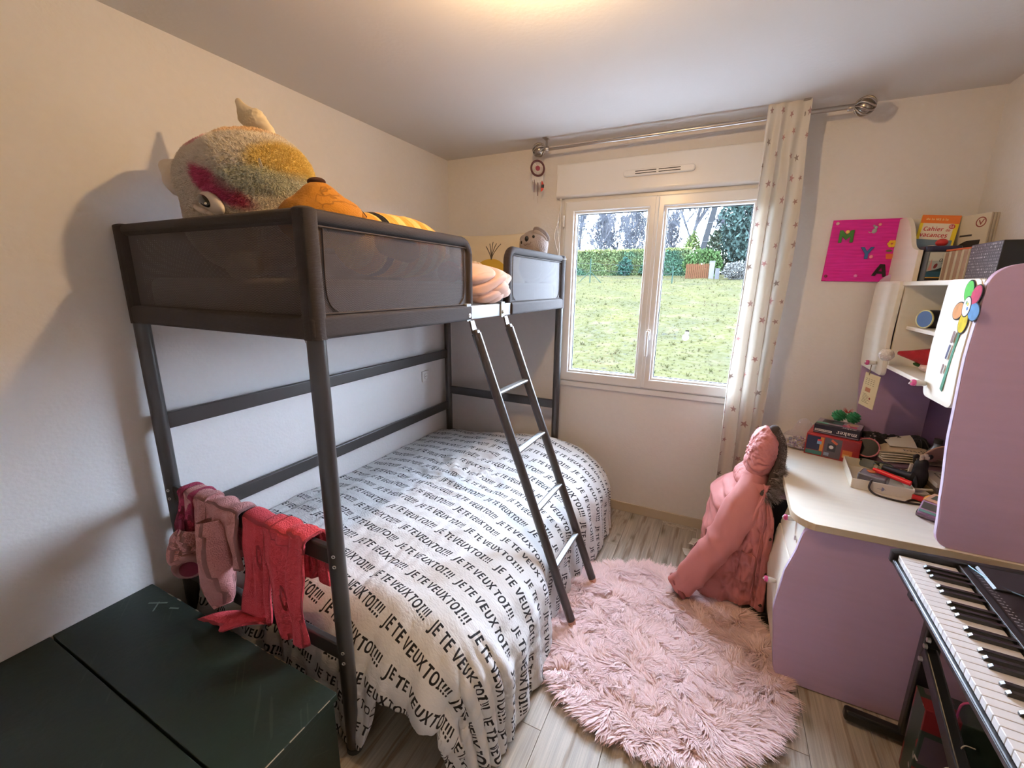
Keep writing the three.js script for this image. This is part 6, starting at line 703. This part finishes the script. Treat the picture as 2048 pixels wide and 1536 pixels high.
// ---------- soft toys on the loft ----------
function furOn(parent, pts, len, col, seed, n, rad = 0.0011) {   // pts(): [position, normal, color]
  const r = rng(seed), tuft = (() => { const P = [], I = []; const q = rng(seed + 1); for (let k = 0; k < 6; k++) { const a = q() * 6.28, b = P.length / 3, cx = Math.cos(a) * rad, cz = Math.sin(a) * rad, ox = (q() - 0.5), oz = (q() - 0.5), sx = (q() - 0.5) * 0.006, sz = (q() - 0.5) * 0.006; for (let s = 0; s <= 2; s++) { const f = s / 2, w = 1 - f * 0.7; P.push(sx + ox * len * f * f + cx * w, f * len, sz + oz * len * f * f + cz * w, sx + ox * len * f * f - cx * w, f * len, sz + oz * len * f * f - cz * w); } for (let s = 0; s < 2; s++) { const i = b + s * 2; I.push(i, i + 1, i + 2, i + 1, i + 3, i + 2); } } const g = new THREE.BufferGeometry(); g.setAttribute('position', new THREE.Float32BufferAttribute(P, 3)); g.setAttribute('uv', new THREE.Float32BufferAttribute(new Float32Array(P.length / 3 * 2), 2)); g.setIndex(I); g.computeVertexNormals(); return g; })();
  const L = []; for (let i = 0; i < n; i++) { const [p, nm, c] = pts(r); const q = new THREE.Quaternion().setFromUnitVectors(V3(0, 1, 0), nm.clone().add(V3((r() - 0.5) * 0.5, (r() - 0.5) * 0.5 - 0.25, (r() - 0.5) * 0.5)).normalize()); q.multiply(new THREE.Quaternion().setFromAxisAngle(V3(0, 1, 0), r() * 6.28)); L.push([mtx(p, q, V3(1, 0.7 + r() * 0.6, 1)), c]); }
  return stuffOf('fur', tuft, mat({ color: lin(1, 1, 1), roughness: 0.9 }), parent, L); }
function samplePts(g, colorAt) { const p = g.attributes.position, n = g.attributes.normal, ix = g.index.array, A = []; let s = 0; for (let i = 0; i < ix.length; i += 3) { const a = V3().fromBufferAttribute(p, ix[i]), b = V3().fromBufferAttribute(p, ix[i + 1]), c = V3().fromBufferAttribute(p, ix[i + 2]); s += b.sub(a).cross(c.sub(a)).length(); A.push(s); } return (r) => { const t = r() * s; let lo = 0, hi = A.length - 1; while (lo < hi) { const m = (lo + hi) >> 1; if (A[m] < t) lo = m + 1; else hi = m; } const i = lo * 3; let u = r(), v = r(); if (u + v > 1) { u = 1 - u; v = 1 - v; } const w = 1 - u - v, P = V3(), Nn = V3(); for (const [k, q] of [[0, w], [1, u], [2, v]]) { P.addScaledVector(V3().fromBufferAttribute(p, ix[i + k]), q); Nn.addScaledVector(V3().fromBufferAttribute(n, ix[i + k]), q); } return [P, Nn.normalize(), colorAt(P)]; }; }
{ const C = [0.415, 1.935, 1.865], t = thing('tie_dye_plush', 'big fluffy white, pink and yellow plush toy lying on the loft bed end', 'plush toy');
  // face towards the wall side and a little to the viewer; the crown with the ear on the far side
  const sdf = (x, y, z) => smin(smin(ell(x, y, z, [0.465, 1.935, 1.865], [0.225, 0.152, 0.165]), ell(x, y, z, [0.32, 1.94, 1.885], [0.135, 0.125, 0.12]), 0.05), ell(x, y, z, [0.42, 1.80, 1.855], [0.25, 0.16, 0.165]), 0.04);
  const g = blob(C, sdf, 40, 0.5, (d) => 0.010 * fbm(d.x * 4, d.y * 4, d.z * 4, 3));
  const white = lin(0.92, 0.85, 0.76), pink = lin(0.72, 0.09, 0.22), yel = lin(0.86, 0.66, 0.20), mint = lin(0.60, 0.68, 0.58), org = lin(0.80, 0.30, 0.18);
  const col = (p) => { const c = white.clone(), w = 0.02 * fbm(p.x * 9, p.y * 9, p.z * 9, 3) * 3; const band = (a, b, q, r, k, m) => { const d = Math.hypot((p.x - a) / q, (p.y - b) / r) + w * 3; c.lerp(m, k * smooth(1.15, 0.6, d)); };
    { const dx = p.x - 0.512, dy = p.y - 1.892, A = dx * 0.87 - dy * 0.49, B = dx * 0.49 + dy * 0.87; c.lerp(pink, 0.95 * smooth(1.1, 0.7, Math.hypot(A / 0.125, B / 0.040) + w * 4)); } band(0.20, 1.845, 0.06, 0.05, 0.85, pink); band(0.675, 1.985, 0.07, 0.06, 0.9, yel); band(0.52, 2.075, 0.12, 0.025, 0.7, org.clone().lerp(yel, 0.55)); band(0.775, 1.87, 0.085, 0.075, 0.85, yel); band(0.715, 1.84, 0.022, 0.08, 0.85, org); band(0.62, 1.91, 0.10, 0.045, 0.55, mint); band(0.34, 2.05, 0.06, 0.025, 0.55, pink); return c; };
  { const p = g.attributes.position, cc = new Float32Array(p.count * 3); for (let i = 0; i < p.count; i++) col(V3().fromBufferAttribute(p, i)).toArray(cc, i * 3); g.setAttribute('color', new THREE.BufferAttribute(cc, 3)); }
  mesh('body', g, mat({ color: lin(1, 1, 1), vertexColors: true, roughness: 1 }), t);
  const smoothFur = cloth(lin(0.72, 0.64, 0.56)), black = phys({ color: lin(0.008, 0.008, 0.010), roughness: 0.12, clearcoat: 0.6 }), ivory = cloth(lin(0.78, 0.66, 0.46));
  mesh('muzzle', blob([0.19, 1.965, 1.91], (x, y, z) => smin(ell(x, y, z, [0.195, 1.960, 1.910], [0.105, 0.072, 0.08]), ell(x, y, z, [0.118, 2.004, 1.915], [0.035, 0.028, 0.055]), 0.025), 22, 0.3, (d) => 0.004 * fbm(d.x * 4, d.y * 4, d.z * 4, 3)), smoothFur, t, 'smooth cream muzzle');
  furOn(t, samplePts(g, col), 0.011, null, 61, 36000, 0.0011);
  const surf = (x, y) => { let z = 2.2; while (z > 1.7 && sdf(x, y, z) > 0) z -= 0.002; return z; };
  { const x = 0.478, y = 1.848, z = surf(x, y); mesh('eye_patch', put(new THREE.SphereGeometry(1, 24, 16).scale(0.062, 0.030, 0.018), x + 0.012, y - 0.004, z + 0.006, 0.15, -0.1, -0.42), smoothFur, t); const e = mesh('eye', put(new THREE.SphereGeometry(1, 24, 16).scale(0.034, 0.0165, 0.012), x, y, z + 0.022, 0.15, -0.1, -0.42), black, t); mesh('glint', ball([x + 0.020, y - 0.010, z + 0.031], [0.006, 0.0035, 0.002]), mat({ color: lin(0.85, 0.85, 0.85) }), e); }
  mesh('eye', put(new THREE.SphereGeometry(1, 24, 16).scale(0.030, 0.012, 0.014), 0.312, 2.045, 1.935, 0, 0.2, 0.55), black, t);
  mesh('brow_fold', tube([[0.40, 1.838, surf(0.40, 1.838) + 0.004], [0.43, 1.826, surf(0.43, 1.826) + 0.006], [0.485, 1.812, surf(0.485, 1.812) + 0.004]], 0.010, 20, 8), smoothFur, t);
  // horn shaped ear standing up
  const ear = blob([0.475, 2.125, 1.84], (x, y, z) => { let d = 9; const A = [[0.53, 2.085, 1.84], [0.485, 2.125, 1.84], [0.435, 2.155, 1.84], [0.405, 2.20, 1.84]], R = [0.036, 0.040, 0.030, 0.013]; for (let i = 0; i < 3; i++) { const a = A[i], b = A[i + 1], ex = b[0] - a[0], ey = b[1] - a[1], q = clamp(((x - a[0]) * ex + (y - a[1]) * ey) / (ex * ex + ey * ey)); d = smin(d, Math.hypot(x - a[0] - ex * q, y - a[1] - ey * q, (z - a[2]) / 0.62) - lerp(R[i], R[i + 1], q), 0.012); } return d; }, 30, 0.2, (d) => 0.003 * N3(d.x * 5, d.y * 5, d.z * 5)); mesh('ear', ear, ivory, t, 'smooth ivory ear');
  mesh('sewn_label', put(rb(0.012, 0.028, 0.002, 0.0005), 0.655, 1.955, surf(0.655, 1.955) + 0.012, 0, 0.3, 0.3), cloth(lin(0.6, 0.56, 0.5)), t); }
{ // honey brown bear in a striped suit, on its back
  const t = thing('brown_bear_plush', 'honey brown plush bear in a yellow striped suit lying on its back', 'plush toy'), fb = (c, o = {}) => fleece(c);
  const brown = fleece(lin(0.40, 0.165, 0.014)); brown.bumpScale = 0.0015;
  const H = [0.765, 1.80, 1.845];
  mesh('head', muv(blob(H, (x, y, z) => smin(ell(x, y, z, H, [0.145, 0.085, 0.125]), ell(x, y, z, [0.79, 1.858, 1.87], [0.060, 0.052, 0.055]), 0.025), 30, 0.3, (d) => 0.004 * fbm(d.x * 3, d.y * 3, d.z * 3, 3))), brown, t);
  mesh('nose', ball([0.790, 1.909, 1.876], [0.030, 0.013, 0.022], 0.2), fleece(lin(0.10, 0.028, 0.012)), t);
  for (const [x, z] of [[0.655, 1.80], [0.875, 1.80]]) mesh('ear', ball([x, 1.79, z], [0.04, 0.04, 0.02]), brown, t);
  const stripes = dtex(16, 512, (u, v) => { const k = (v * 6.5) % 1; return v > 0.17 && v < 0.225 ? [0.05, 0.035, 0.03] : k < 0.5 ? [0.93, 0.76, 0.45] : [0.90, 0.60, 0.22]; });
  const B = [0.80, 1.742, 1.50]; const bg = blob(B, (x, y, z) => smin(ell(x, y, z, [0.80, 1.742, 1.50], [0.125, 0.115, 0.235]), ell(x, y, z, [0.79, 1.74, 1.66], [0.115, 0.105, 0.14]), 0.05), 36, 0.4, (d) => 0.006 * fbm(d.x * 3, d.y * 3, d.z * 3, 3));
  { const p = bg.attributes.position, uv = bg.attributes.uv; for (let i = 0; i < p.count; i++) uv.setXY(i, 0.5, clamp((1.78 - p.getZ(i)) / 0.52 + 0.03 * (p.getX(i) - 0.8))); } const sm = fleece(lin(1, 1, 1)); sm.map = stripes; sm.sheen = 0.2; mesh('suit', bg, sm, t, 'yellow and orange striped suit with a black band');
  for (const [a, b] of [[[0.70, 1.74, 1.68], [0.655, 1.70, 1.58]], [[0.885, 1.74, 1.70], [0.925, 1.72, 1.62]]]) mesh('arm', muv(blob(a.map((q, i) => (q + b[i]) / 2), (x, y, z) => { const e = a.map((q, i) => b[i] - q), k = clamp(((x - a[0]) * e[0] + (y - a[1]) * e[1] + (z - a[2]) * e[2]) / (e[0] ** 2 + e[1] ** 2 + e[2] ** 2)); return Math.hypot(x - a[0] - e[0] * k, y - a[1] - e[1] * k, z - a[2] - e[2] * k) - 0.042; }, 12, 0.2)), brown, t);
  mesh('stitch', tube([[0.845, 1.853, 1.80], [0.865, 1.842, 1.79], [0.88, 1.829, 1.78], [0.89, 1.815, 1.775]], 0.002, 16, 5), M.dark, t);
  mesh('eye_stitch', [tube([[0.862, 1.832, 1.900], [0.85, 1.822, 1.918], [0.835, 1.826, 1.93]], 0.002, 14, 5), tube([[0.69, 1.84, 1.90], [0.70, 1.828, 1.918], [0.72, 1.832, 1.93]], 0.002, 14, 5)], M.dark, t); }
{ // koala
  const t = thing('koala_plush', 'grey koala plush with big ear sitting above the far guard', 'plush toy'), gr = fleece(lin(0.37, 0.31, 0.285)), C = [0.848, 1.835, 0.30];
  mesh('body', muv(blob(C, (x, y, z) => smin(ell(x, y, z, [0.848, 1.855, 0.30], [0.093, 0.085, 0.085]), ell(x, y, z, [0.85, 1.72, 0.29], [0.10, 0.11, 0.09]), 0.04), 26, 0.4, (d) => 0.003 * fbm(d.x * 4, d.y * 4, d.z * 4, 3))), gr, t);
  const dir = (ax, ay, k = 0.087) => [C[0] + k * ax, 1.855 + k * ay, 0.30 + k * Math.sqrt(Math.max(0, 1 - ax * ax - ay * ay))]; const bk = mat({ color: lin(0.008, 0.008, 0.009), roughness: 0.25 });
  mesh('nose', ball(dir(-0.16, 0.30), [0.013, 0.017, 0.009]), bk, t); mesh('eye', ball(dir(0.32, 0.44), [0.009, 0.009, 0.006]), bk, t); mesh('eye', ball(dir(-0.62, 0.08), [0.006, 0.010, 0.006], -0.6), bk, t);
  mesh('smile', tube([dir(-0.36, -0.06, 0.09), dir(-0.22, -0.14, 0.09), dir(-0.08, -0.06, 0.09), dir(0.10, -0.08, 0.09), dir(0.2, 0.06, 0.09)], 0.0016, 24, 5), mat({ color: lin(0.12, 0.07, 0.05) }), t);
  mesh('ear', put(new THREE.SphereGeometry(1, 24, 16).scale(0.062, 0.030, 0.018), 0.905, 1.912, 0.315, 0.2, 0.35, -0.72), gr, t); mesh('ear_lining', put(new THREE.SphereGeometry(1, 24, 16).scale(0.052, 0.019, 0.012), 0.905, 1.902, 0.329, 0.2, 0.35, -0.72), fleece(lin(0.6, 0.5, 0.44)), t); mesh('ear', put(new THREE.SphereGeometry(1, 20, 12).scale(0.03, 0.022, 0.014), 0.768, 1.895, 0.28, 0, 0, 0.5), gr, t); }
// toys seen faintly through the mesh guard
{ const gr = fleece(lin(0.42, 0.37, 0.34)), soft = (name, label, c, r, m, ex) => { const t = thing(name, label, 'plush toy'); mesh('body', muv(blob(c, (x, y, z) => ell(x, y, z, c, r), 18, 0.4, (d) => 0.008 * fbm(d.x * 4, d.y * 4, d.z * 4, 3))), m, t); ex?.(t); return t; };
  soft('grey_eared_plush', 'grey plush with one big round ear behind the mesh guard', [0.80, 1.67, 1.20], [0.08, 0.065, 0.06], gr, (t) => mesh('ear', ball([0.885, 1.725, 1.245], [0.016, 0.058, 0.052], 0.25), gr, t));
  soft('beige_plush', 'fluffy beige plush behind the mesh guard next to the grey eared one', [0.88, 1.655, 1.085], [0.055, 0.055, 0.06], fleece(lin(0.58, 0.42, 0.28)));
  soft('red_plush', 'red plush with white trim behind the mesh guard', [0.905, 1.652, 1.335], [0.045, 0.045, 0.05], fleece(lin(0.42, 0.05, 0.04)), (t) => mesh('trim', ball([0.925, 1.617, 1.30], [0.03, 0.022, 0.03]), fleece(lin(0.75, 0.7, 0.65)), t));
  soft('white_plush', 'white fluffy plush low in the loft corner behind the mesh', [0.56, 1.655, 1.99], [0.07, 0.05, 0.045], fleece(lin(0.7, 0.64, 0.5))); }
renderer.render(scene, camera);
